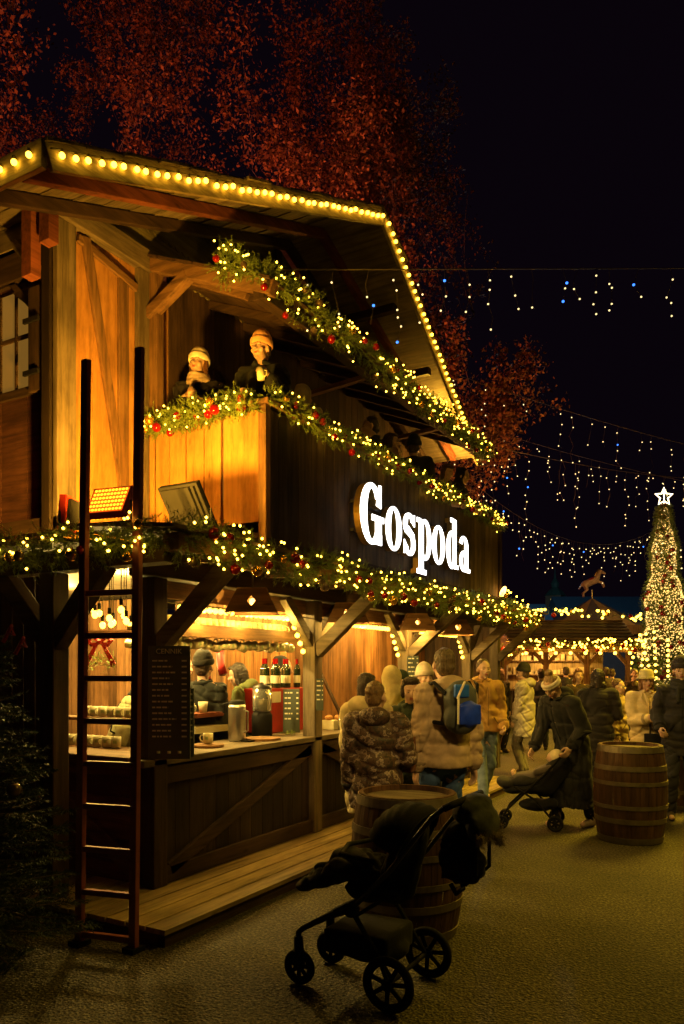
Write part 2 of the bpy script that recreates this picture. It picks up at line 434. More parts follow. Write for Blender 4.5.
# ---- upper storey
q = MB(); q.box((XF, YB - .02, 2.62), (XF + .06, YN, 2.856)); P('floor_beam', q, 'dark_y', bevel=.008)
q = MB(); q.box((XW + .1, 4.36, 2.865), (-9.5, 4.47, 2.99)); P('floor_beam', q, 'dark_x', bevel=.008)
q = MB(); q.box((XW, 4.5, 2.862), (-9.5, YN, 2.9)); P('upper_floor', q, 'dark_y')
q = MB(); q.box((XF, YB, 2.862), (XW + .07, YN, 3.0)); P('balcony_floor', q, 'dark_y')
# lit side wall along the balcony return
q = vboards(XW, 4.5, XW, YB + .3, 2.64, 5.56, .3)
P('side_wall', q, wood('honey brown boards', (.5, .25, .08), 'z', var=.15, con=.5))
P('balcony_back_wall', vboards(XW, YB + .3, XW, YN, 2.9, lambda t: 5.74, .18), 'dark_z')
for (y0, y1) in ((4.36, 4.56), (5.3, 5.44)):
    q = MB(); q.box((XW + .001, y0, 2.87), (XW + .06, y1, 5.5)); P('stud', q, 'grey_z', bevel=.006)
q = MB(); q.box((XW, 4.36, 5.5), (XW + .1, YB + .05, 5.7)); P('wall_plate', q, 'grey_y', bevel=.008)
q = MB(); q.beam((XW + .035, 5.22, 2.95), (XW + .035, 4.68, 5.48), .09, .04, up=(1, 0, 0)); P('diagonal_brace', q, 'mid_z', bevel=.005)
q = MB(); q.box((XW + .001, 5.08, 3.0), (XW + .035, 5.2, 5.35)); P('stud', q, 'mid_z', bevel=.006)
q = MB(); q.beam((XW + .03, 4.6, 5.44), (XW + .03, 5.3, 5.3), .07, .04, up=(1, 0, 0)); P('head_board', q, 'mid_y', bevel=.005)
# end wall of upper storey, with the arched window
def zend(t): return 5.62
P('end_wall', vboards(XW - .1, 4.49, -9.5, 4.49, 3.0, zend, .35), wood('dark red brown boards', (.12, .05, .035), 'x'))
q = MB(); q.box((XW - .012, 4.34, 2.87), (XW - .12, 4.487, 5.72)); P('corner_post', q, wood('near black post', (.03, .018, .012), 'z'), bevel=.008)  # post coloured close to black
for z in (5.5, 5.22): 
    q = MB(); q.box((XW - .1, 4.39, z - .1), (-9.5, 4.46, z + .14)); P('wall_plate', q, 'grey_x' if z > 5.4 else 'dark_x', bevel=.006)
q = MB(); q.beam((-5.43, 4.37, 5.06), (-5.78, 4.37, 5.42), .08, .06, up=(0, -1, 0)); P('brace', q, 'grey_x', bevel=.004)
wn = MB(); wx0, wx1, wz0, wz1 = -5.64, -6.5, 4.17, 5.04
pane = MB(); pane.box((wx0, 4.444, wz0), (wx1, 4.451, wz1))
fr = MB()
for a, b in (((wx0 + .05, wz0 - .07), (wx1 - .05, wz0)), ((wx0 + .05, wz0), (wx0, wz1)), ((wx1, wz0), (wx1 - .05, wz1)), ):
    fr.box((a[0], 4.42, a[1]), (b[0], 4.46, b[1]))
fr.beam((wx0 + .03, 4.44, wz1 - .2), (wx0 - .28, 4.44, wz1 + .1), .06, .05, up=(0, -1, 0)); fr.beam((wx1 - .03, 4.44, wz1 - .2), (wx1 + .28, 4.44, wz1 + .1), .06, .05, up=(0, -1, 0))
fr.box((wx0 - .2, 4.415, wz1 + .06), (wx1 + .2, 4.455, wz1 + .13))
for t in (.25, .5, .75): fr.box((wx0 + (wx1 - wx0) * t - .016, 4.43, wz0), (wx0 + (wx1 - wx0) * t + .016, 4.458, wz1))
for t in (.52,): fr.box((wx0, 4.432, wz0 + (wz1 - wz0) * t - .02), (wx1, 4.456, wz0 + (wz1 - wz0) * t + .02))
for k in (-1, 1):
    cx = wx0 if k < 0 else wx1; s = -1 if k < 0 else 1
    fr.prism([(cx, 4.425, wz1), (cx, 4.425, wz1 - .2), (cx + s * .26, 4.425, wz1)], (0, .03, 0))
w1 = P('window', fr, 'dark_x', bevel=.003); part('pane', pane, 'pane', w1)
sh = MB(); sh.box((-5.6, 4.36, 4.08), (-5.42, 4.4, 4.98))
w2 = P('shutter', sh, 'dark_z', bevel=.005)
for z in (4.05, 4.5):
    h = MB(); h.box((-5.45, 4.335, z + .17), (-5.64, 4.358, z + .21)); part('hinge', h, 'darkmetal', w2)
# balcony boards, front and end
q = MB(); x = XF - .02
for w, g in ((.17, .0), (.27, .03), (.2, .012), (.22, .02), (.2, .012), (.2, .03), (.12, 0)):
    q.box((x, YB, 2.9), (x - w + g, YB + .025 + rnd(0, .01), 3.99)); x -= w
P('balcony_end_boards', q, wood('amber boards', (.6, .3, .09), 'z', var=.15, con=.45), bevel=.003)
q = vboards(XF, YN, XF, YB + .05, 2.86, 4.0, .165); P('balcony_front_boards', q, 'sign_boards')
q = MB(); q.box((XF - .02, YB - .03, 2.6), (XF + .06, YB + .05, 4.02)); P('corner_post', q, 'mid_z', bevel=.006)
q = MB(); q.box((XF - .05, YN - .05, 2.6), (XF + .07, YN + .05, 4.02)); P('corner_post', q, 'dark_z', bevel=.006)
q = MB(); q.box((XF - .05, YB - .04, 4.02), (XF + .09, YN + .05, 4.07)); q.box((XF - .06, YB - .04, 4.02), (XW + .07, YB + .08, 4.07)); P('handrail', q, 'mid_y', bevel=.006)
# doors at the back of the balcony
for y in (5.95, 8.2, 10.2):
    f = MB(); f.box((XW + .035, y, 2.9), (XW + .06, y + .07, 4.75)); f.box((XW + .035, y + .8, 2.9), (XW + .06, y + .87, 4.75))
    f.beam((XW + .05, y + .03, 4.7), (XW + .05, y + .3, 4.95), .07, .03, up=(1, 0, 0)); f.beam((XW + .05, y + .84, 4.7), (XW + .05, y + .57, 4.95), .07, .03, up=(1, 0, 0)); f.box((XW + .035, y + .25, 4.91), (XW + .06, y + .62, 4.98))
    for zz in (3.5, 4.2): f.box((XW + .036, y + .07, zz), (XW + .055, y + .8, zz + .035))
    f.box((XW + .036, y + .42, 2.9), (XW + .056, y + .45, 4.9))
    dd = P('balcony_door', f, 'dark_z', bevel=.003)
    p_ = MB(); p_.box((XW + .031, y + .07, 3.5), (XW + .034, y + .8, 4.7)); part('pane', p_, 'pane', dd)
# balcony shed roof
ZS0, ZS1, XS = 5.66, 5.06, -3.8
q = MB(); n = 7
for i in range(n):
    a = XW + (XS - XW) * i / n; b = XW + (XS - XW) * (i + 1) / n + .02
    za = ZS0 + (ZS1 - ZS0) * i / n; zb = ZS0 + (ZS1 - ZS0) * (i + 1) / n - .008
    q.prism([(a, YB - .1, za), (b, YB - .1, zb), (b, YB - .1, zb + .025), (a, YB - .1, za + .025)], (0, YN - YB - .45, 0))
P('balcony_roof', q, 'dark_y')
for i in range(10):
    y = YB + .35 + i * .6; q = MB(); q.beam((XW, y, ZS0 - .05), (XS, y, ZS1 - .05), .06, .08); P('rafter', q, 'dark_x')
q = MB(); q.beam((XW + .02, YB - .02, ZS0 - .06), (XS + .02, YB - .02, ZS1 - .06), .1, .13); P('end_rafter', q, 'mid_x', bevel=.006)
q = MB(); q.box((XF - .06, YB - .05, 4.98 - .05), (XF + .06, YN - .6, 5.08)); P('eave_beam', q, 'dark_y', bevel=.006)
q = MB(); q.beam((XW + .04, YB - .02, 5.1), (-4.75, YB - .02, 5.36), .1, .11, up=(0, -1, 0)); P('brace', q, 'mid_x', bevel=.006)
q = MB(); q.beam((XW + .3, YB + .1, 5.46), (-4.2, YB + .15, 5.1), .06, .06, up=(0, -1, 0)); P('brace', q, 'mid_x', bevel=.006)
for y in (YB + .02, YN - .1):
    q = MB(); q.box((XW + .04, y - .05, 4.0), (XW + .15, y + .05, 5.55)); P('post', q, 'mid_z', bevel=.006)
for y0 in (7.6, 9.7):
    q = MB(); q.beam((XW + .1, y0, 4.9), (XF, y0, 5.0), .05, .07, up=(0, -1, 0)); P('brace', q, 'mid_x')
# ---- gable field in the plane of the side wall: scalloped rows
gm = wood('gable boards', (.23, .2, .1), 'y', var=.35)
q = MB(); z = 5.66; row = 0
while z < RZ - .1:
    dy = (RZ - .05 - z) / .39; y0, y1 = RY - dy + .02, RY + dy - .02
    z1 = min(z + .3, RZ - .03); dy1 = max(.05, (RZ - .04 - z1) / .39)
    pts = [(XW + .02, y0, z)]
    yy = y0; pts = []
    while yy < y1:
        for k in range(4):
            t = yy + .1 * k / 4
            if t < y1: pts.append((XW + .01 + .012 * (row % 2), t, z - .03 * math.sin(math.pi * k / 4)))
        yy += .1
    pts.append((XW + .01 + .012 * (row % 2), y1, z)); pts.append((XW + .01 + .012 * (row % 2), RY + dy1, z1)); pts.append((XW + .01 + .012 * (row % 2), RY - dy1, z1))
    q.prism(pts, (.02, 0, 0)); z += .28; row += 1
P('gable_boards', q, gm)
q = MB()
for y in (6.5, 7.6, 8.7):
    q.box((XW + .055, y - .06, 5.7), (XW + .09, y + .06, roofz(y) - .1))
q.beam((XW + .08, 6.5, 5.75), (XW + .08, 7.5, 6.5), .1, .04, up=(1, 0, 0)); q.beam((XW + .08, 8.7, 5.75), (XW + .08, 7.7, 6.5), .1, .04, up=(1, 0, 0))
P('gable_frame', q, 'dark_z', bevel=.005)
# ---- main roof: boards along X on both slopes
for s, name in ((-1, 'roof_slope'), (1, 'roof_slope')):
    q = MB(); n = 13; half = (RY - EY0) if s < 0 else (EY1 - RY)
    for i in range(n):
        a = half * i / n; b = half * (i + 1) / n + .03
        ya, yb = RY + s * a, RY + s * b
        za, zb = RZ - .39 * a, RZ - .39 * b - .012
        xe = vergex((ya + yb) / 2) - .01 + rnd(-.03, .05)
        q.prism([(xe, ya, za), (xe, yb, zb), (xe, yb, zb + .024), (xe, ya, za + .024)] if s > 0 else [(xe, ya, za), (xe, ya, za + .024), (xe, yb, zb + .024), (xe, yb, zb)], (-9.8 - xe, 0, 0))
    P(name, q, 'roof_x')
for s in (-1, 1):
    q = MB(); ye = EY0 if s < 0 else EY1
    p0 = Vector((vergex(RY) - .03, RY, RZ - .1)); p1 = Vector((vergex(ye) - .03, ye, roofz(ye) - .1))
    q.beam(p0, p1, .035, .19, up=(0, 0, 1)); P('bargeboard', q, wood('pale verge board', (.5, .4, .2), 'y', var=.1), bevel=.004)
q = MB(); q.box((vergex(EY0) - .03, EY0 - .04, EZ0 - .19), (-9.8, EY0, EZ0 + .01)); P('eave_board', q, wood('pale eave board', (.5, .4, .2), 'x', var=.1), bevel=.004)
for xr, mat in ((-4.62, 'red_tint_wood'), (-5.1, 'dark_y'), (-6.2, 'dark_y'), (-7.4, 'dark_y')):
    for s in (-1, 1):
        if xr < -5.2 and s > 0: continue
        ye = EY0 + .12 if s < 0 else EY1 - .1
        q = MB(); q.beam((xr, RY, RZ - .07), (xr, ye, roofz(ye) - .07), .08, .1, up=(0, 0, 1)); P('rafter', q, mat, bevel=.005)
for k in (1.1, 2.2):
    q = MB(); q.box((-4.2, RY + k - .05, roofz(RY + k) - .2), (XW, RY + k + .05, roofz(RY + k) - .1)); P('purlin', q, 'dark_x', bevel=.005)
for x_, y_, z0, z1 in ((-5.38, 4.22, 4.95, 5.5), (-5.2, 4.25, 5.2, 5.5)):
    q = MB(); q.box((x_ - .06, y_ - .05, z0), (x_ + .06, y_ + .05, z1)); P('strut', q, 'red_tint_wood', bevel=.004)

# ---- roof festoon
fs = thing('festoon_lights', 'string of round bulbs along the bright chalet roof edge', 'string lights', (-4, 5.5, 5.8))
pts = []
n = 40
for i in range(n):
    y = EY0 + .05 + (RY - EY0 - .05) * (i + .3) / n; pts.append((vergex(y) + .015, y + rnd(-.015, .015), roofz(y) - .1 + rnd(-.012, .008)))
for i in range(37):
    y = RY + .1 + (EY1 - RY - .1) * i / 37; pts.append((vergex(y) + .015, y + rnd(-.012, .012), roofz(y) - .1 + rnd(-.01, .008)))
for i in range(20): pts.append((vergex(EY0) - .12 - i * .15, EY0 - .07, EZ0 - .1))
bulbs(fs, pts, .021, 'bulb_roof', lvl=2)
q = MB(); q.tube([(vergex(y) + .012, y, roofz(y) - .065) for y in np.linspace(EY0, EY1, 50)], .007, 5)
for p in pts: q.tube([(p[0], p[1], p[2] + .02), (p[0], p[1], p[2] + .042)], .013, 6)
part('cable', q, 'cable', fs)

# ---- festoons in the bar openings
fo = thing('festoon_lights', 'string of bulbs framing the three serving openings of the bar', 'string lights', (-4, 7, 2.2))
pts = []
for y0, y1 in ((YE + .2, 6.2), (6.42, 8.32), (8.55, 10.5)):
    k = int((y1 - y0 - .4) / .07)
    for i in range(k + 1): pts.append((XF - .04, y0 + .2 + (y1 - y0 - .4) * i / k, 2.17))
    for i in range(1, 5):
        pts.append((XF - .04, y0 + .2 - i * .05, 2.17 - i * .075)); pts.append((XF - .04, y1 - .2 + i * .05, 2.17 - i * .075))
bulbs(fo, pts, .024, 'bulb_stall', lvl=2)
q = MB(); q.tube([(XF - .04, y, 2.2) for y in np.linspace(YE + .2, 10.5, 40)], .006, 5); part('cable', q, 'cable', fo)
q = MB()
for y0, y1 in ((YE + .15, 6.23), (6.4, 8.36), (8.52, 10.52)): q.box((XF - .03, y0, 2.23), (XF - .06, y1, 2.36))
P('lintel_board', q, 'mid_y')

# ---- GOSPODA sign
sg = thing('lit_sign', 'white illuminated letters reading Gospoda on the dark balcony front', 'sign', (XF + .05, 8.9, 3.1))
def ell(cx, cy, rx, ry, n=40, a0=0, a1=360):
    return [(cx + rx * math.cos(R(a)), cy + ry * math.sin(R(a))) for a in np.linspace(a0, a1, n)]
def ring(o, i): # outer, inner loops of equal count -> quads of a closed band
    return ('ring', o, i)
def poly(p): return ('poly', p)
def bar(x0, y0, x1, y1): return poly([(x0, y0), (x1, y0), (x1, y1), (x0, y1)])
def o_shape(cx, w, h=.5, t=.12, th=.035):
    return ring(ell(cx, h / 2, w / 2, h / 2 + .012, 40)[:-1], ell(cx, h / 2, w / 2 - t, h / 2 + .012 - th, 40)[:-1])
def arc_band(cx, cy, ro, ri, a0, a1, n=24):
    o = ell(cx, cy, ro[0], ro[1], n, a0, a1); i = ell(cx, cy, ri[0], ri[1], n, a0, a1)
    return ('band', o, i)
L_ = []   # (shapes in metres, width)
G = [arc_band(.27, .33, (.27, .345), (.125, .29), 38, 322), bar(.36, .0, .5, .3), bar(.27, .26, .56, .325), poly([(.375, .44), (.49, .42), (.49, .68), (.44, .68)]), poly([(.36, .04), (.5, .0), (.5, .12), (.38, .14)])]
L_.append((G, .6)); L_.append(([o_shape(.21, .42)], .45))
s_ = [arc_band(.17, .37, (.165, .142), (.06, .1), 20, 235), arc_band(.18, .135, (.165, .147), (.06, .1), 55, -160), poly([(.03, .33), (.1, .25), (.33, .17), (.3, .27), (.14, .35)]), poly([(.25, .4), (.32, .36), (.32, .51), (.28, .5)]), poly([(.015, 0), (.06, .01), (.1, .1), (.015, .17)])]
L_.append((s_, .38))
p_ = [bar(.07, -.15, .195, .5), bar(.0, .45, .1, .505), bar(.0, -.2, .28, -.14), arc_band(.24, .25, (.2, .265), (.085, .225), -125, 125)]
L_.append((p_, .475)); L_.append(([o_shape(.21, .42)], .45))
d_ = [bar(.25, .0, .375, .69), bar(.17, .635, .28, .695), bar(.3, .0, .45, .055), arc_band(.21, .25, (.2, .265), (.085, .225), 55, 305)]
L_.append((d_, .48))
a_ = [bar(.22, .0, .34, .38), bar(.3, .0, .42, .055), arc_band(.17, .36, (.17, .15), (.06, .11), 0, 165), arc_band(.17, .145, (.165, .15), (.06, .105), 50, 320), poly([(.2, .25), (.24, .24), (.24, .31), (.12, .29)])]
L_.append((a_, .42))
ycur = 6.99
for li, (shapes, w) in enumerate(L_):
    face = MB(); side = MB(); k = 0
    for sh in shapes:
        xo = XF + .17 + .0012 * k; k += 1
        f3 = lambda p, x: (x, ycur + p[0] * .955, 3.05 + p[1] * .955)
        if sh[0] == 'poly':
            face.prism([f3(p, xo - .012) for p in sh[1]], (.012, 0, 0)); side.prism([f3(p, XF + .08) for p in sh[1]], (xo - .0135 - XF - .08, 0, 0))
        else:
            o, i = sh[1], sh[2]; n = len(o); cl = sh[0] == 'ring'
            for tgt, x0, x1 in ((face, xo - .012, xo), (side, XF + .08, xo - .0135)):
                vs = []
                for arr, x in ((o, x0), (i, x0), (o, x1), (i, x1)): vs += [f3(p, x) for p in arr]
                fsx = []
                for a in range(n if cl else n - 1):
                    b = (a + 1) % n
                    fsx += [(a, n + a, n + b, b), (2 * n + a, 2 * n + b, 3 * n + b, 3 * n + a), (a, b, 2 * n + b, 2 * n + a), (n + a, 3 * n + a, 3 * n + b, n + b)]
                if not cl: fsx += [(0, 2 * n, 3 * n, n), (n - 1, 2 * n - 1, 4 * n - 1, 3 * n - 1)]
                tgt.add(vs, fsx)
    o_ = part('letter', face, 'sign_white', sg); part('letter_side', side, 'brass', o_)
    ycur += (w + .025) * .955
q = MB()
for z in (3.15, 3.45): q.box((XF + .004, 7.0, z), (XF + .078, ycur - .05, z + .03))
part('mounting_rail', q, 'darkmetal', sg)
# ================================================================ GARLANDS
def resample(pts, step):
    pts = [Vector(p) for p in pts]; out = [pts[0].copy()]; 
    for a, b in zip(pts, pts[1:]):
        L = (b - a).length; n = max(1, int(L / step))
        for i in range(1, n + 1): out.append(a.lerp(b, i / n))
    return out
def needles(mb_v, mb_f, c, d, L, nn, nl, nw):
    """one twig: nn flat needles along d"""
    a, u, dd = frame(d)
    for k in range(nn):
        t = k / nn; ang = rnd(0, 6.283); base = c + dd * (L * t)
        out = (a * math.cos(ang) + u * math.sin(ang)); tip = base + (out * .75 + dd * .65) * nl * (1 - .35 * t)
        w = dd.cross(out) * nw
        i = len(mb_v); mb_v += [(base - w)[:], (base + w)[:], tip[:]]; mb_f.append((i, i + 1, i + 2))
def garland(label, path, rad=.11, dens=150, light_n=24, ball_n=4.5, loc=None, name='garland', group=None, fairy='fairy', fr=.0095, out=(1, -1, .3), br=(.028, .042), needle='needle'):
    path = resample(path, .1); L = .1 * (len(path) - 1)
    t = thing(name, label, 'garland', tuple(path[0]) if loc is None else loc, group=group)
    vs = []; fsx = []
    ph = rnd(0, 6)
    def at_(s):
        i = min(int(s / L * (len(path) - 1)), len(path) - 2); k = s / L * (len(path) - 1) - i
        return path[i].lerp(path[i + 1], k), (path[i + 1] - path[i]).normalized()
    for _ in range(int(L * dens)):
        s = rnd(0, L); c, d = at_(s); rr = rad * (.8 + .25 * math.sin(s * 5 + ph) + .15 * math.sin(s * 13))
        ang = rnd(0, 6.283); a, u, _d = frame(d); o = a * math.cos(ang) + u * math.sin(ang)
        c = c + o * rr * rnd(.1, .75)
        needles(vs, fsx, c, (o * rnd(.5, 1.2) + d * rnd(-.9, .9) + Vector((0, 0, rnd(-.3, .3)))).normalized(), rnd(.06, .12), 15, .036, .0032)
    m_ = MB(); m_.add(vs, fsx); part('foliage', m_, needle, t)
    ov = Vector(out)
    pts = []
    for _ in range(int(L * light_n)):
        s = rnd(0, L); c, d = at_(s); a, u, _d = frame(d); ang = rnd(0, 6.283); o = a * math.cos(ang) + u * math.sin(ang)
        if o.dot(ov) < -.2: o = -o
        pts.append(c + o * rad * rnd(.55, 1.15))
    bulbs(t, pts, fr, fairy, 'fairy_light')
    bm_ = {}
    nb = int(L * ball_n)
    for k in range(min(nb, 90)):
        s = (k + rnd(.15, .85)) * L / nb; c, d = at_(s); a, u, _d = frame(d); ang = rnd(0, 6.283); o = a * math.cos(ang) + u * math.sin(ang)
        if o.dot(ov) < .0: o = -o
        o.z = min(o.z, .3) - .35 * random.random()
        r = rnd(*br); key = (random.choice(['red', 'red', 'gold', 'red', 'clear', 'gold']))
        if key not in bm_:
            q = MB(); q.ball((0, 0, 0), 1, 3); q.tube([(0, 0, .95), (0, 0, 1.15)], .2, 8); me = q.mesh('bauble'); me.materials.append(M[key])
            me.polygons.foreach_set('use_smooth', [True] * len(me.polygons)); bm_[key] = me
        ob = bpy.data.objects.new('bauble', bm_[key]); COL.objects.link(ob); ob.parent = t; ob.scale = (r, r, r)
        ob.location = c + o * rad * rnd(.75, 1.05) - Vector(t.location)
    return t
def wav(p, q, amp=.03, n=24):
    p = Vector(p); q = Vector(q)
    return [p.lerp(q, i / n) + Vector((0, 0, amp * math.sin(i * 1.3) + amp * .6 * math.sin(i * 2.7))) for i in range(n + 1)]
garland('bright green garland with gold and red balls on the short end of the balcony rail', wav((-5.22, YB - .06, 4.02), (-3.97, YB - .08, 4.04)), .13, 520, 20, 6, group='lit christmas garlands on the chalet', br=(.035, .05), out=(-.2, -1, .2))
garland('garland running along the balcony rail above the white Gospoda letters', wav((-3.88, YB, 4.08), (-3.86, YN + .1, 4.03)), .125, 520, 36, 6, group='lit christmas garlands on the chalet', out=(1, -.6, .2))
garland('highest garland of the chalet, hanging along the balcony roof eave', wav((-4.3, YB - .12, 5.32), (XF + .02, YB - .08, 5.16), .01, 5) + wav((XF + .1, YB + .1, 5.08), (XF + .1, YN - .75, 5.0)), .17, 560, 36, 6, group='lit christmas garlands on the chalet', out=(1, -.6, -.1))
garland('garland on the low eave above the serving openings, below the white letters', wav((-3.14, 3.5, 2.5), (-3.12, 11.1, 2.44), .03), .14, 560, 34, 7, group='lit christmas garlands on the chalet', out=(1, -.6, 0))
garland('garland on the low eave at the ladder end of the chalet', wav((-3.2, 3.42, 2.5), (-6.4, 3.42, 2.47), .04), .13, 560, 26, 7, group='lit christmas garlands on the chalet', out=(.3, -1, 0))

# ================================================================ FLOODLIGHTS on the pent roof
def flood(label, c, yaw, tilt, lit, w=.3, h=.22):
    t = thing('floodlight', label, 'floodlight', c, yaw, None)
    rot = Matrix.Rotation(R(tilt), 4, 'X')
    def tr(q):
        q.v = [np.array([(rot @ Vector(p))[:] for p in v]) + np.array([0, 0, h * .62]) for v in q.v]; return q
    q = MB(); q.box((-w / 2, -.02, -h / 2), (w / 2, .035, h / 2)); part('housing', tr(q), 'black' if not lit else 'redpaint', t, world=False, bevel=.006)
    q = MB()
    for i in range(9 if lit else 3): q.box((-w / 2 + .03 + i * (w - .06) / (8 if lit else 2) - .003, .036, -h / 2 + .02), (-w / 2 + .03 + i * (w - .06) / 8 + .003, .06, h / 2 - .02))
    part('cooling_fins', tr(q), 'black', t, world=False)
    q = MB()
    for i in range(10):
        for j in range(6): q.ball((-w / 2 + .03 + i * (w - .06) / 9, -.024, -h / 2 + .03 + j * (h - .06) / 5), (.011, .006, .011), 1)
    part('led_face', tr(q), 'led_amber', t, world=False)
    q = MB(); q.box((-w / 2 + .012, -.0215, -h / 2 + .012), (w / 2 - .012, -.0205, h / 2 - .012)); part('front_glass', tr(q), emis('lamp glow plate', (1, .12, .005), .8), t, world=False)
    q = MB(); q.tube([(-w / 2 - .015, 0, h * .62), (-w / 2 - .015, 0, .0), (w / 2 + .015, 0, .0), (w / 2 + .015, 0, h * .62)], .009, 6)
    part('bracket', q, 'darkmetal', t, world=False); return t
fa_ = PZ(110, 528, 5.0); fb_ = PZ(190, 533, 6.1)
flood('lit amber floodlight facing outward, on the eave behind the ladder', (fa_.x, fa_.y, 2.66), face_rot(-20) + math.pi, -28, True)
flood('dark backed floodlight turned toward the balcony boards above the menu board', (fb_.x, fb_.y, 2.68), face_rot(150) + math.pi, -35, False, .4, .46)
fc_ = PZ(67, 530, 5.45)
flood('small red floodlight at the foot of the left corner post', (fc_.x, fc_.y, 2.66), face_rot(-95) + math.pi, -5, True, .2, .24)

# ================================================================ LADDER
la = Vector((-3.728, 3.276, 0)); lb = Vector((-3.36, 3.36, 0))
ld_ = thing('ladder', 'tall dark red brown ladder standing before the chalet corner', 'ladder', la)
top = Vector((.0, .05, 3.62))
for k, p in enumerate((la, lb)):
    q = MB(); q.beam(p, p + top + Vector((0, 0, .03 if k else 0)), .055, .035, up=(0, -1, 0)); part('rail', q, 'ladder', ld_, bevel=.003)
    q = MB(); q.box((p.x - .045, p.y - .05, 0.001), (p.x + .045, p.y + .05, .03)); part('foot', q, 'black', ld_)
for i in range(9):
    z = .07 + i * .262; t = top * (z / 3.62)
    q = MB(); q.beam(la + t, lb + t, .035, .035); part('rung', q, 'ladder', ld_, bevel=.003)

# ================================================================ MENU BOARDS
def text_mesh(s, size, align='CENTER', ext=.002):
    cu = bpy.data.curves.new('t', 'FONT'); cu.body = s; cu.size = size; cu.align_x = align; cu.extrude = ext
    o = bpy.data.objects.new('t', cu); COL.objects.link(o); dg = bpy.context.evaluated_depsgraph_get()
    me = bpy.data.meshes.new_from_object(o.evaluated_get(dg)); bpy.data.objects.remove(o); return me
def menu(label, corner, width, height, z0, yaw, head, rows, mat='board', icons=0, seed=1):
    """upright board, origin at the lower-left, face toward local -Y"""
    rr = random.Random(seed)
    t = thing('menu_board', label, 'menu board', (corner[0], corner[1], z0), yaw)
    q = MB(); q.box((0, 0, 0), (width, .02, height)); part('board', q, mat, t, world=False, bevel=.003)
    if head:
        me = text_mesh(head, width * .17); me.transform(Matrix.Translation((width / 2, -.004, height * .93)) @ Matrix.Rotation(R(90), 4, 'X'))
        put(me, 'heading', M['chalk'], t)
    q = MB(); z = height * (.86 if head else .9); dz = height * .72 / max(rows, 1)
    for i in range(rows):
        x = width * .1; e = width * rr.uniform(.45, .7)
        while x < e:
            w = rr.uniform(.012, .04); q.box((x, -.003, z), (min(x + w, e), -.001, z + dz * .28)); x += w + .008
        q.box((width * .8, -.003, z), (width * .92, -.001, z + dz * .28)); z -= dz
    for i in range(icons): q.tube([(width * (.25 + .25 * i), -.002, height * .05), (width * (.25 + .25 * i), -.002, height * .07)], .012, 8)
    part('written_lines', q, 'chalk', t, world=False)
    return t
c0 = PD(148, 5.25); menu('tall black price list headed with white letters, hanging on the corner post', c0, .29, .78, 1.08, YAW + R(0), 'CENNIK', 14, icons=3)
c1 = PD(176, 5.55); menu('lower black board with a red strip standing behind the tall price list', c1, .13, .5, 1.06, YAW, None, 8, seed=3)
c1 = PD(163, 5.56); solo('red_panel', MB().box((c1.x, c1.y, 1.07), (c1.x + .09, c1.y + .02, 1.36)), 'redpaint', 'small red panel on the counter beside the black boards', 'panel', (c1.x, c1.y, 1.07))
c2 = PD(316, 7.15); menu('small green framed menu fixed to the log post', c2, .07, .3, 1.31, YAW, None, 5, seed=5)
c2 = PD(407, 8.85); menu('small dark menu on the far post behind the crowd', c2, .14, .35, 1.5, YAW, None, 5, seed=6)

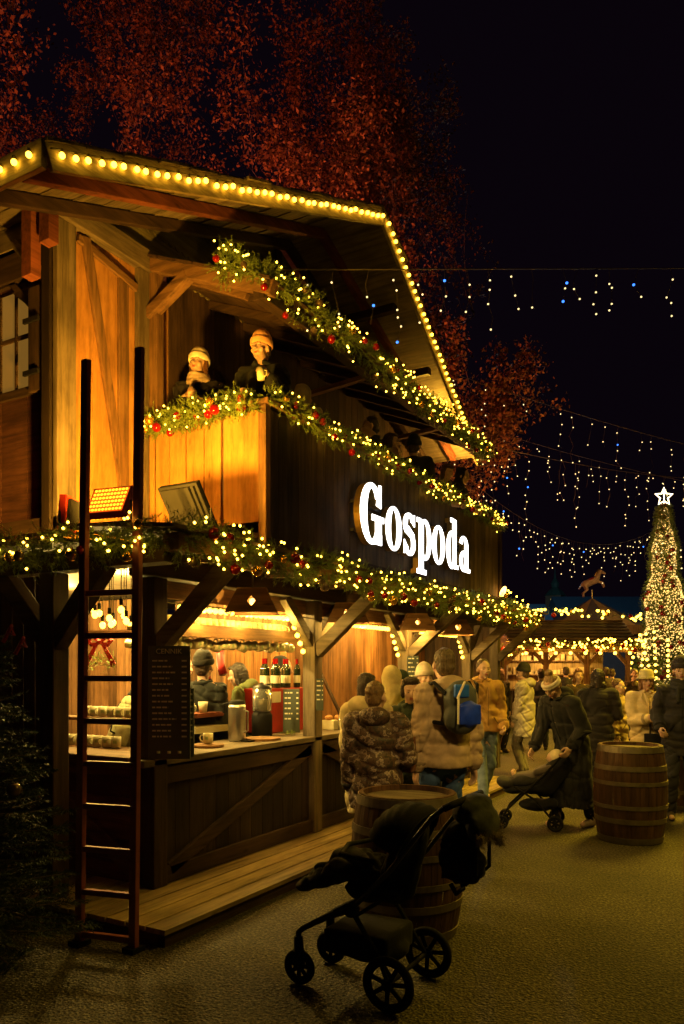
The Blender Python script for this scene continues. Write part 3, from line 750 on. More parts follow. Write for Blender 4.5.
# ================================================================ LAMP SHADES
SH_ = [(5.05, 'wooden lantern shade nearest the corner post, with diamond and heart holes'), (6.62, 'wooden lantern shade in front of the log post'),
       (8.3, 'wooden lantern shade with a heart hole, third from the ladder'), (9.6, 'wooden lantern shade farthest from the ladder')]
def shade_proto(y, label, k):
    t = thing('lantern_shade', label, 'lantern shade', (-3.72, y, 2.15), R(32), 'wooden lantern shades under the eave')
    b, tp, h = .21, .12, .19
    sides = MB(); 
    for i in range(4):
        r_ = Matrix.Rotation(i * math.pi / 2, 4, 'Z')
        def pt(u, v, o=0):
            w_ = b + (tp - b) * v
            return (r_ @ Vector((u * w_, -(w_ + o), v * h)))[:]
        # panel with a hole: outer square ring, inner hole outline
        if (i + k) % 2 == 0: hole = [(0, .28), (.2, .5), (0, .74), (-.2, .5)]
        else: hole = [(0, .25), (.24, .52), (.22, .68), (.1, .74), (0, .63), (-.1, .74), (-.22, .68), (-.24, .52)]
        m_ = 24; outer = []; inner = []
        for a in range(m_):
            an = 2 * math.pi * a / m_ ; dx, dy = math.cos(an), math.sin(an); s_ = 1 / max(abs(dx), abs(dy))
            outer.append((dx * s_, .5 + dy * s_ * .5))
            best = None
            for j in range(len(hole)):
                x1, y1 = hole[j]; x2, y2 = hole[(j + 1) % len(hole)]; y1 -= .5; y2 -= .5
                den = dx * (y2 - y1) - dy * (x2 - x1)
                if abs(den) < 1e-9: continue
                tt = (x1 * (y2 - y1) - y1 * (x2 - x1)) / den; uu = (x1 * dy - y1 * dx) / den
                if tt > 0 and -.001 <= uu <= 1.001: best = tt if best is None else max(best, tt)
            best = best or .1; inner.append((dx * best, .5 + dy * best))
        for o in (0, -.012):
            vs = [pt(u, v, o) for u, v in outer] + [pt(u, v, o) for u, v in inner]
            sides.add(vs, [(a, (a + 1) % m_, m_ + (a + 1) % m_, m_ + a) for a in range(m_)])
        sides.add([pt(u, v, 0) for u, v in inner] + [pt(u, v, -.012) for u, v in inner], [(a, (a + 1) % m_, m_ + (a + 1) % m_, m_ + a) for a in range(m_)])
        sides.add([pt(-1, 0, 0), pt(1, 0, 0), pt(1, 0, -.012), pt(-1, 0, -.012)], [(0, 1, 2, 3)])
    part('shade', sides, 'mid_x', t, world=False)
    q = MB(); q.box((-tp, -tp, h), (tp, tp, h + .015)); part('cap', q, 'mid_x', t, world=False)
    q = MB(); q.ball((0, 0, .1), .03, 2); part('bulb', q, M.setdefault('_lb', emis('lantern bulb', (1, .5, .12), 5)), t, smooth=True, world=False)
    q = MB(); q.tube([(0, 0, h + .015), (0, 0, .33)], .008, 6); part('hanger', q, 'cable', t, world=False)
for k, (y, lab) in enumerate(SH_): shade_proto(y, lab, k)

# ================================================================ BAR CONTENTS
def mug_mesh():
    q = MB(); q.lathe((0, 0, 0), [(0, .003), (.034, .003), (.04, .01), (.042, .09), (.039, .09), (.036, .012), (0, .012)], 16)
    q.tube([(.04, 0, .075), (.062, 0, .072), (.072, 0, .05), (.062, 0, .025), (.04, 0, .02)], .006, 6)
    return q
mug_me = mug_mesh().mesh('mug'); mug_me.materials.append(M['cream']); mug_me.polygons.foreach_set('use_smooth', [True] * len(mug_me.polygons))
pq = MB()
for k in range(7):
    a = R(-150 + k * 20 - 60 + 90); 
q = MB()
for s in (-1,):
    vs = []; 
    for i in range(7):
        a = R(69 + i * 7)
        for z in (.035, .06): vs.append((.0428 * math.cos(a), .0428 * math.sin(a), z + (.006 if i % 2 else 0)))
    q.add(vs, [(2 * i, 2 * i + 2, 2 * i + 3, 2 * i + 1) for i in range(6)])
print_me = q.mesh('mug_print'); print_me.materials.append(M['greenprint'])
def hang(a):
    m_ = Matrix.Rotation(R(a + rnd(-12, 12)), 3, 'Z') @ Matrix.Rotation(R(rnd(-14, 14)), 3, 'X') @ Matrix(((0, 1, 0), (0, 0, 1), (1, 0, 0)))
    return m_.to_euler()
def mug(label, loc, rot=(0, 0, 0), group=None):
    o = bpy.data.objects.new('mug', mug_me); COL.objects.link(o); o.location = loc; o.rotation_euler = rot
    tag(o, label, 'mug', group)
    p_ = bpy.data.objects.new('mug_print', print_me); COL.objects.link(p_); p_.parent = o; return o
for i in range(22):
    mug('cream mug with green print hanging by its handle under the bar shelf', (-4.16 + rnd(-.015, .015), YE + .3 + i * .088, 1.9 + rnd(-.006, .006)), hang(0), 'mugs hanging in a row under the shelf')
for i in range(24):
    mug('upturned cream mug standing on the bar shelf under the bulbs', (-4.18, YE + .25 + i * .08, 2.13), (R(180), 0, rnd(0, 6)), 'mugs upturned on the shelf')
for i in range(6):
    mug('cream mug hanging on the rail seen through the ladder', (-5.0 + i * .12, 4.9, 1.93), hang(-60), 'mugs hanging behind the ladder')
for r_ in range(2):
    for i in range(9):
        if r_ == 1 or i > 1:
            mug('cream mug standing in the rows on the end counter behind the ladder', (-5.35 + i * .1, 4.6 if r_ == 0 else 4.36, 1.293 if r_ == 0 else 1.073), (0, 0, R(200 + rnd(-20, 20))), 'mugs in rows on the end counter')
q = MB(); q.box((-4.6, 4.91, 2.02), (-5.8, 4.93, 2.05)); P('mug_rail', q, 'mid_x')
# red bow on a little wreath
bw = PZ(100, 652, 6.6)
t = thing('bow', 'red ribbon bow with long tails on the wall behind the ladder', 'bow', bw, YAW)
q = MB()
for s in (-1, 1):
    q.tube([(0, 0, .08), (s * .06, -.01, .14), (s * .1, -.02, .1), (s * .07, -.01, .06), (0, 0, .08)], [.012, .024, .028, .022, .012], 8)
    q.prism([(s * .005, 0, .08), (s * .035, 0, .08), (s * .14, 0, -.1), (s * .1, 0, -.13), (s * .09, 0, -.1)], (0, -.012, 0))
q.ball((0, -.01, .085), .024, 2)
part('ribbon', q, 'ribbon', t, world=False)
vs = []; fx = []
for i in range(60): needles(vs, fx, Vector((rnd(-.12, .12), rnd(0, .03), rnd(-.16, -.02))), Vector((rnd(-1, 1), -.4, rnd(-.6, .8))), .08, 10, .03, .003)
part('sprigs', MB().add(vs, fx), 'needle', t, world=False)
# pendant lamps
pc = PZ(112, 612, 5.9)
for i in range(13):
    px = 89 + i * 3.8 + rnd(-3, 3); py = rnd(604, 626); d = rnd(5.6, 6.2)
    p = PZ(px, py, d)
    t = thing('pendant_bulb', 'bare glowing bulb in the cluster hung behind the ladder', 'bulb', p, group='pendant bulbs behind the ladder')
    q = MB(); q.ball((0, 0, 0), (.024, .024, .028), 2); part('bulb', q, 'bulb_stall', t, smooth=True, world=False)
    q = MB(); q.tube([(0, 0, .035), (0, 0, .08)], .014, 8); part('socket', q, 'black', t, world=False)
    q = MB(); q.tube([(0, 0, .08), (0, 0, 2.53 - p.z)], .004, 5); part('flex', q, 'cable', t, world=False)
# items standing on the long counter
def on_counter(px, d, z=1.051): return PD(px, d, z)
def xy_on(px, X):   # column px on the vertical plane X
    t = (px - 342) / FPX; d = -X / (SY - t * CY); return PD(px, d, 1.051)
CI = -4.2
p = xy_on(237, -4.22); t = thing('urn', 'steel insulated urn on the counter beside the white mug', 'urn', p)
q = MB(); q.lathe((0, 0, 0), [(0, 0), (.075, 0), (.08, .02), (.08, .3), (.072, .33), (0, .33)], 24); part('body', q, 'metal', t, smooth=True, world=False)
q = MB(); q.lathe((0, 0, 0), [(.073, .331), (.07, .36), (.04, .37), (0, .37)], 20); part('lid', q, 'black', t, smooth=True, world=False)
q = MB(); q.tube([(-.075, -.02, .34), (-.12, -.03, .33), (-.125, -.03, .25)], .014, 8); part('spout', q, 'black', t, world=False)
q = MB(); q.tube([(.08, 0, .28), (.12, 0, .27), (.12, 0, .1), (.08, 0, .08)], .01, 6); part('handle', q, 'metal', t, world=False)
p = xy_on(262, -4.35); t = thing('juice_dispenser', 'clear drink dispenser with a dark base on the counter', 'drink dispenser', p)
q = MB(); q.lathe((0, 0, 0), [(0, 0), (.1, 0), (.1, .2), (.085, .23), (0, .23)], 24); part('base', q, 'black', t, smooth=True, world=False)
q = MB(); q.lathe((0, 0, 0), [(0, .235), (.085, .235), (.092, .25), (.092, .46), (.088, .46), (.088, .245), (0, .245)], 24); part('tank', q, 'glassclear', t, smooth=True, world=False)
q = MB(); q.lathe((0, 0, 0), [(0, .25), (.086, .25), (.086, .36), (0, .36)], 24); part('drink', q, plain('pale drink', (.5, .38, .14), .2), t, smooth=True, world=False)
q = MB(); q.lathe((0, 0, 0), [(.094, .462), (.09, .485), (.03, .5), (.015, .52), (0, .52)], 24); part('lid', q, 'darkmetal', t, smooth=True, world=False)
q = MB(); q.tube([(0, -.09, .27), (0, -.13, .27), (0, -.13, .25)], .01, 8); part('tap', q, 'metal', t, world=False)
p = xy_on(208, -4.12); t = thing('serving_board', 'round wooden board with a white mug on the counter', 'board', p)
q = MB(); q.lathe((0, 0, 0), [(0, 0), (.13, 0), (.135, .01), (.13, .022), (0, .022)], 28); part('board', q, 'mid_x', t, world=False)
mug('white mug standing on the round wooden board', p + Vector((.0, .0, .024)), (0, 0, R(200)))
p = xy_on(262, -4.1); solo('chopping_board', MB().lathe(p, [(0, 0), (.17, 0), (.17, .02), (0, .02)], 24), 'mid_y', 'flat wooden board in front of the drink dispenser', 'board', p)
p = xy_on(247, -4.12); solo('tray', MB().box((p.x - .06, p.y - .05, p.z), (p.x + .06, p.y + .05, p.z + .012)), 'black', 'small black tray between urn and wooden board', 'tray', p)
# red box of wine bottles with a black board in front
a0 = xy_on(268, -4.42); a1 = xy_on(302, -4.42)
t = thing('wine_crate', 'dark red cabinet carrying a row of wine bottles on the counter', 'cabinet', a0)
q = MB(); q.box((a0.x, a0.y, 1.052), (a0.x - .3, a1.y + .1, 1.5)); part('box', q, 'redpaint', t, bevel=.006)
q = MB(); q.box((a0.x + .002, a0.y + .06, 1.36), (a0.x + .006, a0.y + .22, 1.47)); part('price_card', q, 'paper', t)
menu('narrow black board leaning on the red cabinet under the bottles', xy_on(283, -4.36), .17, .44, 1.055, YAW, None, 6, seed=9)
bo = MB(); bo.lathe((0, 0, 0), [(0, 0), (.036, 0), (.037, .01), (.037, .19), (.03, .22), (.014, .25), (.013, .3), (0, .3)], 16)
bome = bo.mesh('body'); bome.materials.append(M['bottle']); bome.polygons.foreach_set('use_smooth', [True] * len(bome.polygons))
cq = MB(); cq.lathe((0, 0, 0), [(.0145, .25), (.0155, .252), (.0155, .305), (0, .306)], 14); cme = cq.mesh('capsule'); cme.materials.append(M['red'])
lq = MB(); lq.lathe((0, 0, 0), [(.0376, .05), (.0376, .13)], 16); lme = lq.mesh('label_band'); lme.materials.append(M['paper'])
labs = ['leftmost', 'second', 'third', 'fourth', 'fifth', 'sixth', 'last']
for i in range(7):
    pp = Vector((a0.x - .06 - (i % 2) * .1, a0.y + .05 + i * (a1.y - a0.y) / 6.6, 1.502))
    t = thing('wine_bottle', 'wine bottle with a red cap standing on the red cabinet, %s from the dispenser' % (labs[i] if i else 'first'), 'bottle', pp, group='wine bottles on the red cabinet')
    for nm, me in (('body', bome), ('cap', cme), ('paper_label', lme)):
        o = bpy.data.objects.new(nm, me); COL.objects.link(o); o.parent = t
# boxes and trays on the inner shelf
p = xy_on(200, -4.6)
q = MB(); q.box((p.x - .25, p.y - .15, 1.26), (p.x + .1, p.y + .25, 1.3)); solo('inner_shelf', q, 'red_tint_wood', 'small orange shelf behind the counter boards', 'shelf', (p.x, p.y, 1.26), bevel=.004)
q = MB(); q.box((p.x - .15, p.y - .2, 1.12), (p.x + .12, p.y + .28, 1.18)); solo('white_carton', q, 'cream', 'flat pale carton below the orange shelf', 'carton', (p.x, p.y, 1.12), bevel=.004)
p2 = xy_on(190, -4.55); mug('white cup on the orange shelf before the dark coated man', (p2.x, p2.y, 1.302)); p3 = xy_on(203, -4.55)
q = MB(); q.lathe(p3 + Vector((0, 0, .25)), [(0, 0), (.035, 0), (.045, .1), (.04, .1), (.03, .01), (0, .01)], 14); solo('paper_cup', q, 'paper', 'pale paper cup on the orange shelf', 'cup', p3 + Vector((0, 0, .25)), smooth=True)
p = xy_on(184, -4.3); solo('jar', MB().lathe(p, [(0, 0), (.04, 0), (.04, .12), (.03, .14), (0, .14)], 16), 'redpaint', 'dark red jar beside the lower black board', 'jar', p, smooth=True)
# second opening
p = xy_on(333, -4.15)
q = MB(); q.box((p.x - .1, p.y - .09, p.z), (p.x + .06, p.y + .1, p.z + .1)); o = solo('bread_box', q, 'cream', 'cream box carrying rolls on the second counter', 'box', p, bevel=.006)
for i in range(3):
    pp = p + Vector((rnd(-.06, .03), -.05 + i * .06, .125)); solo('bread_roll', MB().ball(pp, (.04, .035, .028), 2), plain('crust', (.5, .24, .08), .6), 'browned bread roll on the cream box', 'bread roll', pp, 'rolls on the cream box', smooth=True)
for i, px in enumerate((341, 346)):
    pp = xy_on(px, -4.05 - .1 * i); solo('tumbler', MB().lathe(pp, [(0, 0), (.03, 0), (.036, .15), (.033, .15), (.027, .006), (0, .006)], 16), 'glassclear', 'tall clear glass on the second counter, %s the cream box' % ('next to' if i == 0 else 'farther from'), 'glass', pp, 'glasses on the second counter', smooth=True)
p = xy_on(290, -4.15)
vs = []; fx = []
for i in range(14): needles(vs, fx, p + Vector((rnd(-.05, .05), rnd(-.06, .06), .01)), Vector((rnd(-1, 1), rnd(-1, 1), .4)), .06, 9, .028, .003)
solo('fir_sprig', MB().add(vs, fx), 'needle', 'small fir sprig lying before the narrow black board', 'sprig', p)
# hanging red stocking / towel strips
for i, (px, py, h) in enumerate(((205, 655, .3), (220, 650, .24))):
    p = PZ(px, py, 7.55); q = MB(); q.tube([(p.x, p.y, p.z), (p.x + .01, p.y, p.z - h * .6), (p.x + .06, p.y - .02, p.z - h)], [.045, .04, .045], 10); q.tube([(p.x, p.y, p.z + .03), (p.x, p.y, p.z)], .05, 10)
    solo('stocking', q, 'ribbon', 'red felt stocking on the back boards, %s one' % ('left' if i == 0 else 'right'), 'stocking', p, smooth=True)

# ================================================================ BARRELS
def barrel(label, c, h, r, rz=0):
    t = thing('wine_barrel', label, 'barrel', c, rz, 'upturned wine barrels used as tables')
    mid = r * 1.17; n = 26
    prof = lambda z: r + (mid - r) * (1 - ((z - h / 2) / (h / 2)) ** 2)
    q = MB(); zs = np.linspace(0, h, 15)
    for k in range(n):
        a0, a1 = 2 * math.pi * (k + .02) / n, 2 * math.pi * (k + .98) / n; vs = []; fx = []
        for z in zs:
            rr = prof(z)
            for a, o in ((a0, -.002), ((a0 + a1) / 2, .001), (a1, -.002)): vs.append(((rr + o) * math.cos(a), (rr + o) * math.sin(a), z))
        for i in range(len(zs) - 1):
            for j in range(2): fx.append((i * 3 + j, i * 3 + j + 1, i * 3 + j + 4, i * 3 + j + 3))
        for a in (a0, a1): pass
        b_ = len(vs); rr = r - .03
        for z in (h, h - .05):
            for a in (a0, (a0 + a1) / 2, a1): vs.append((rr * math.cos(a), rr * math.sin(a), z))
        e = (len(zs) - 1) * 3
        for j in range(2): fx.append((e + j, e + j + 1, b_ + j + 1, b_ + j)); fx.append((b_ + j, b_ + j + 1, b_ + j + 4, b_ + j + 3))
        q.add(vs, fx)
    part('staves', q, 'barrel_w', t, world=False)
    q = MB(); q.lathe((0, 0, 0), [(0, h - .035), (r - .02, h - .035), (r - .02, h - .06), (0, h - .06)], 40)
    part('head', q, 'grey_x', t, world=False)
    for z, w in ((.005, .06), (.2, .05), (.34, .04), (h - .38, .04), (h - .24, .05), (h - .065, .06)):
        if h < .9 and 0.3 < z < .5: continue
        q = MB(); q.lathe((0, 0, 0), [(prof(z) + .001, z), (prof(z) + .006, z + .001), (prof(z + w) + .006, z + w - .001), (prof(z + w) + .001, z + w)], 48)
        part('hoop', q, 'hoop', t, smooth=False, world=False)
    return t
M['barrel_w'] = wood('barrel staves', (.12, .062, .036), 'z', .55, .3); M['hoop'] = plain('galvanised hoop', (.2, .17, .13), .5, .6, .3, 10)
barrel('large barrel standing directly behind the near black stroller', PD(407, 4.98), .9, .315)
barrel('brown barrel with pale hoops in front of the white coated woman', PD(630, 7.62), .95, .3, .3)
barrel('dim barrel half hidden at the right behind the brown barrel', PD(672, 9.4), .86, .3, .7)

# ================================================================ REMESHED SOFT SHAPES
def remesh(mb, vox, smooth=2, it=4, shift=None):
    me = mb.mesh('r'); o = bpy.data.objects.new('r', me); COL.objects.link(o)
    md = o.modifiers.new('r', 'REMESH'); md.mode = 'VOXEL'; md.voxel_size = vox; md.use_smooth_shade = True
    s_ = o.modifiers.new('s', 'SMOOTH'); s_.iterations = it; s_.factor = .5
    dg = bpy.context.evaluated_depsgraph_get(); out = bpy.data.meshes.new_from_object(o.evaluated_get(dg))
    bpy.data.objects.remove(o); bpy.data.meshes.remove(me); return out
def folds(me, amp, seed=0, freq=11):
    n = len(me.vertices); co = np.empty(n * 3); me.vertices.foreach_get('co', co); co = co.reshape(-1, 3)
    no = np.empty(n * 3); me.vertices.foreach_get('normal', no); no = no.reshape(-1, 3); rg = np.random.default_rng(seed); d = np.zeros(n)
    for k in range(5):
        v = rg.normal(size=3); v[2] = abs(v[2]) * 1.6; v /= np.linalg.norm(v); w = rg.normal(size=3)
        ph = co @ v * freq * rg.uniform(.8, 2.6) + 1.3 * np.sin(co @ w * 7 + rg.uniform(0, 6)) + rg.uniform(0, 6)
        m_ = np.clip(np.sin(co @ rg.normal(size=3) * 5 + rg.uniform(0, 6)) + .35, 0, 1)
        d += -(1 - np.abs(np.sin(ph))) ** 3 * m_
    co += no * (d * amp)[:, None]; me.vertices.foreach_set('co', co.ravel()); me.update(); return me
def wrinkle(me, amp, freq=18, seed=0, quilt=0, qf=55, axis=2):
    n = len(me.vertices)
    if n == 0: return me
    co = np.empty(n * 3); me.vertices.foreach_get('co', co); co = co.reshape(-1, 3)
    no = np.empty(n * 3); me.vertices.foreach_get('normal', no); no = no.reshape(-1, 3)
    rg = np.random.default_rng(seed); d = np.zeros(n)
    for k in range(7):
        v = rg.normal(size=3); v /= np.linalg.norm(v); v[2] *= 1.6
        d += np.sin(co @ v * freq * rg.uniform(.6, 2.2) + rg.uniform(0, 6) + 1.5 * np.sin(co @ rg.normal(size=3) * freq * .5)) / 7
    d = d * amp
    if quilt: d += quilt * (np.abs(np.sin(co[:, axis] * qf / 2)) ** .6 - .7)
    co += no * d[:, None]; me.vertices.foreach_set('co', co.ravel()); me.update(); return me
def soft(name, mb, mat, parent, vox=.012, it=4, amp=.003, freq=18, seed=0, quilt=0, qf=55):
    me = wrinkle(remesh(mb, vox, it=it), amp, freq, seed, quilt, qf)
    return put(me, name, M[mat] if isinstance(mat, str) else mat, parent, True)

# ================================================================ NEAR STROLLER (local: +Y forward, x across, origin between rear wheels)
def wheel(par, c, r, w, spokes, name='wheel', toe=0):
    q = MB(); ring_ = [(c[0], c[1] + math.cos(a) * (r - w * .5), c[2] + math.sin(a) * (r - w * .5)) for a in np.linspace(0, 2 * math.pi, 33)[:-1]]
    q.tube(ring_, w * .5, 10, closed=True)
    wo = part(name, q, 'rubber', par, smooth=True, world=False)
    q = MB(); ri = r - w - .004
    q.tube([(c[0], c[1] + math.cos(a) * ri, c[2] + math.sin(a) * ri) for a in np.linspace(0, 2 * math.pi, 33)[:-1]], w * .22, 8, closed=True)
    for k in range(spokes):
        a = 2 * math.pi * k / spokes + .3
        q.beam((c[0], c[1], c[2]), (c[0], c[1] + math.cos(a) * ri, c[2] + math.sin(a) * ri), .022, w * .25, up=(1, 0, 0))
    q.tube([(c[0] - w * .6, c[1], c[2]), (c[0] + w * .6, c[1], c[2])], r * .2, 14)
    o = part('rim', q, 'black', wo, world=False); return wo
rzs = math.atan2(.49 * 1, -.87) # forward in camera axes (-.87, .49)
fw = Vector((-.87 * CY - .49 * SY, -.87 * SY + .49 * CY)); rz_ = math.atan2(fw.y, fw.x) - math.pi / 2
st = thing('stroller', 'large black three-bar stroller parked in front of the near barrel', 'stroller', PD(409, 3.98), rz_)
P2 = lambda n, q, m='black', **k: part(n, q, m, st, world=False, **k)
for s in (-1, 1): wheel(st, (s * .25, 0, .14), .14, .036, 7)
for s in (-1, 1): wheel(st, (s * .17, .57, .095), .095, .034, 7, 'front_wheel')
q = MB(); q.tube([(-.25, 0, .14), (.25, 0, .14)], .012, 8); P2('axle', q)
for s in (-1, 1):
    q = MB(); q.tube([(s * .21, -.0, .15), (s * .215, .22, .46)], .013, 8); P2('rear_leg', q)
    q = MB(); q.tube([(s * .215, .22, .47), (s * .2, .38, .4), (s * .175, .54, .31), (s * .17, .575, .28), (s * .17, .575, .2)], .016, 10); P2('front_leg', q)
    q = MB(); q.tube([(s * .17, .575, .26), (s * .17, .572, .17)], [.024, .028], 12); q.box((s * .17 - .027, .55, .09), (s * .17 + .027, .595, .18)); P2('front_fork', q, bevel=.004)
    q = MB(); q.tube([(s * .225, .24, .45), (s * .225, .0, .7), (s * .225, -.14, .88), (s * .225, -.22, .98), (s * .22, -.28, 1.03)], .013, 10)
    P2('push_bar', q, 'darkmetal', smooth=True)
    q = MB(); q.tube([(s * .205, .22, .47), (s * .245, .22, .47)], .036, 18); P2('hinge', q)
q = MB(); q.tube([(-.22, -.28, 1.03), (-.2, -.32, 1.05), (.2, -.32, 1.05), (.22, -.28, 1.03)], .018, 10); P2('handle', q, 'rubber', smooth=True)
q = MB(); q.tube([(-.17, .56, .3), (.17, .56, .3)], .01, 8); P2('cross_bar', q); q = MB(); q.tube([(-.215, .2, .44), (.215, .2, .44)], .01, 8); P2('cross_bar', q)
q = MB(); q.box((-.17, .05, .2), (.17, .42, .33)); q.ball((0, .2, .22), (.18, .2, .07), 2); soft('basket', q, 'blackcloth', st, .012, 6, .004, 14, 3)
q = MB(); q.cap((-.0, -.04, .9), (0, .07, .56), .09, .11); q.ball((0, .02, .75), (.18, .07, .24), 2, Matrix.Rotation(R(28), 3, 'X')); q.ball((0, .17, .54), (.19, .2, .08), 2)
folds(soft('seat', q, 'blackcloth', st, .011, 3, .004, 16, 5).data, .012, 3)
q = MB(); q.ball((0, .28, .63), (.17, .2, .1), 2, Matrix.Rotation(R(12), 3, 'X')); q.ball((0, .46, .57), (.16, .2, .07), 2, Matrix.Rotation(R(-20), 3, 'X')); q.ball((0, .6, .5), (.14, .07, .035), 2); q.cap((-.08, .2, .66), (-.07, .5, .6), .05, .05); q.cap((.08, .2, .66), (.07, .5, .6), .05, .05)
folds(soft('foot_cover', q, 'greycloth', st, .010, 3, .006, 15, 8).data, .018, 8)
q = MB()
for k in range(10):   # canopy: folded arc
    a = R(20 + k * 13); 
n1, n2 = 20, 14; vs = []; fx = []
for i in range(n1 + 1):
    for j in range(n2 + 1):
        th = math.pi * j / n2; ph = R(-5 + 95 * i / n1)
        r_ = .235 + .006 * math.cos(i * math.pi * .66)
        x = -.2 * math.cos(th); rad_ = r_ * math.sin(th) ** .55
        vs.append((x, -.02 + rad_ * math.cos(ph + .5) * .95, .76 + rad_ * math.sin(ph + .5)))
for i in range(n1):
    for j in range(n2): a = i * (n2 + 1) + j; fx.append((a, a + 1, a + n2 + 2, a + n2 + 1))
q.add(vs, fx); cp = P2('canopy', q, 'blackcloth', smooth=True); so = cp.modifiers.new('Solidify', 'SOLIDIFY'); so.thickness = .008
q = MB()
for i in (0, 5, 10, 15, 20):
    q.tube([vs[i * (n2 + 1) + j] for j in range(1, n2)], .006, 5)
P2('canopy_ribs', q, 'greycloth')
q = MB(); q.tube([(-.2, .1, .72), (-.19, .3, .74), (0, .36, .745), (.19, .3, .74), (.2, .1, .72)], .014, 8); P2('bumper_bar', q, 'rubber', smooth=True)
q = MB()
for s in (-1, 1): q.tube([(s * .07, -.02, .86), (s * .06, .1, .72), (s * .02, .16, .62)], .009, 5)
q.box((-.025, .15, .6), (.025, .175, .64)); P2('harness', q, 'greycloth')
# bag and fur-trimmed parka hanging on the handle: things of their own
hb = st.matrix_basis if False else Matrix.Translation(st.location) @ Matrix.Rotation(rz_, 4, 'Z')
bk0 = st.location + Vector((fw.x, fw.y, 0)) * .1
tb = thing('backpack', 'black backpack hanging from the handle of the near stroller', 'backpack', bk0, rz_)
q = MB(); q.ball((.0, -.38, .78), (.16, .1, .17), 2); q.ball((0, -.44, .72), (.12, .08, .1), 2); q.box((-.12, -.44, .66), (.12, -.32, .86)); folds(soft('bag', q, 'blackcloth', tb, .010, 3, .005, 16, 2).data, .012, 4)
for s in (-1, 1):
    q = MB(); q.tube([(s * .09, -.42, .92), (s * .1, -.5, .85), (s * .1, -.5, .7), (s * .08, -.44, .64)], .011, 6); part('strap', q, 'blackcloth', tb, world=False)
q = MB(); q.tube([(-.07, -.36, .63), (-.05, -.38, .58), (.05, -.38, .58), (.07, -.36, .63)], .012, 8); part('grab_loop', q, 'black', tb, world=False)
tf = thing('parka', 'grey speckled parka with fur trim draped over the near stroller handle', 'parka', bk0, rz_)
q = MB(); q.ball((.02, -.44, 1.0), (.16, .1, .075), 2, Matrix.Rotation(R(-25), 3, 'X')); q.ball((.0, -.5, .93), (.16, .075, .1), 2)
soft('cloth', q, cloth('speckled parka cloth', (.05, .055, .065), var=.9), tf, .011, 4, .007, 16, 4)
fv = []; ff = []
for k in range(2600):
    a = random.random(); c = Vector((-.17 + .34 * a, -.55 + .03 * math.sin(a * 9) + rnd(-.02, .02), .875 + .02 * math.sin(a * 7) + rnd(-.025, .025)))
    d = Vector((rnd(-.6, .6), rnd(-1, .3), rnd(-1, .5))).normalized() * rnd(.02, .05); w = Vector((rnd(-1, 1), rnd(-1, 1), 0)) * .0015; i = len(fv)
    fv += [(c - w)[:], (c + w)[:], (c + d)[:]]; ff.append((i, i + 1, i + 2))
part('fur_trim', MB().add(fv, ff), cloth('brown fur', (.2, .15, .11), .9), tf, world=False)

# ================================================================ FAR STROLLER with child
f2 = Vector((-.93 * CY - .36 * -SY * -1, 0)) if False else None
fw = Vector((-.93 * CY - .3 * SY, -.93 * SY + .3 * CY)); rz2 = math.atan2(fw.y, fw.x) - math.pi / 2
s2 = thing('stroller', 'small folding stroller with a child beside the woman in the white headband', 'stroller', PD(556, 8.15), rz2)
P2 = lambda n, q, m='black', **k: part(n, q, m, s2, world=False, **k)
for s in (-1, 1):
    wheel(s2, (s * .22, 0, .085), .085, .03, 6)
    for e in (-.025, .025): wheel(s2, (s * .2 + e, .55, .07), .07, .02, 5, 'front_wheel')
    q = MB(); q.tube([(s * .22, .0, .09), (s * .21, .2, .32), (s * .2, .42, .45)], .011, 8); P2('side_bar', q)
    q = MB(); q.tube([(s * .2, .55, .1), (s * .2, .5, .2), (s * .21, .1, .6), (s * .22, -.2, .96), (s * .22, -.3, 1.04)], .012, 8); P2('push_bar', q)
    q = MB(); q.ball((s * .22, -.32, 1.05), (.02, .05, .02), 2); P2('grip', q, 'rubber')
q = MB(); q.tube([(-.2, .52, .15), (.2, .52, .15)], .01, 8); q.tube([(-.22, 0, .09), (.22, 0, .09)], .01, 8); P2('axle', q)
q = MB(); q.ball((0, .2, .24), (.16, .2, .07), 2); q.ball((0, .05, .26), (.14, .08, .06), 2); soft('basket', q, 'blackcloth', s2, .014, 5, .004)
q = MB(); q.cap((0, -.05, .68), (0, .12, .45), .12, .13); q.ball((0, .25, .42), (.17, .2, .07), 2); q.ball((0, .45, .4), (.14, .12, .06), 2); soft('seat', q, 'blackcloth', s2, .014, 4, .004)
q = MB(); q.ball((0, .3, .5), (.16, .2, .09), 2); q.ball((0, .52, .46), (.15, .12, .07), 2, Matrix.Rotation(R(20), 3, 'X')); soft('foot_cover', q, 'greycloth', s2, .013, 4, .008, 16, 3)

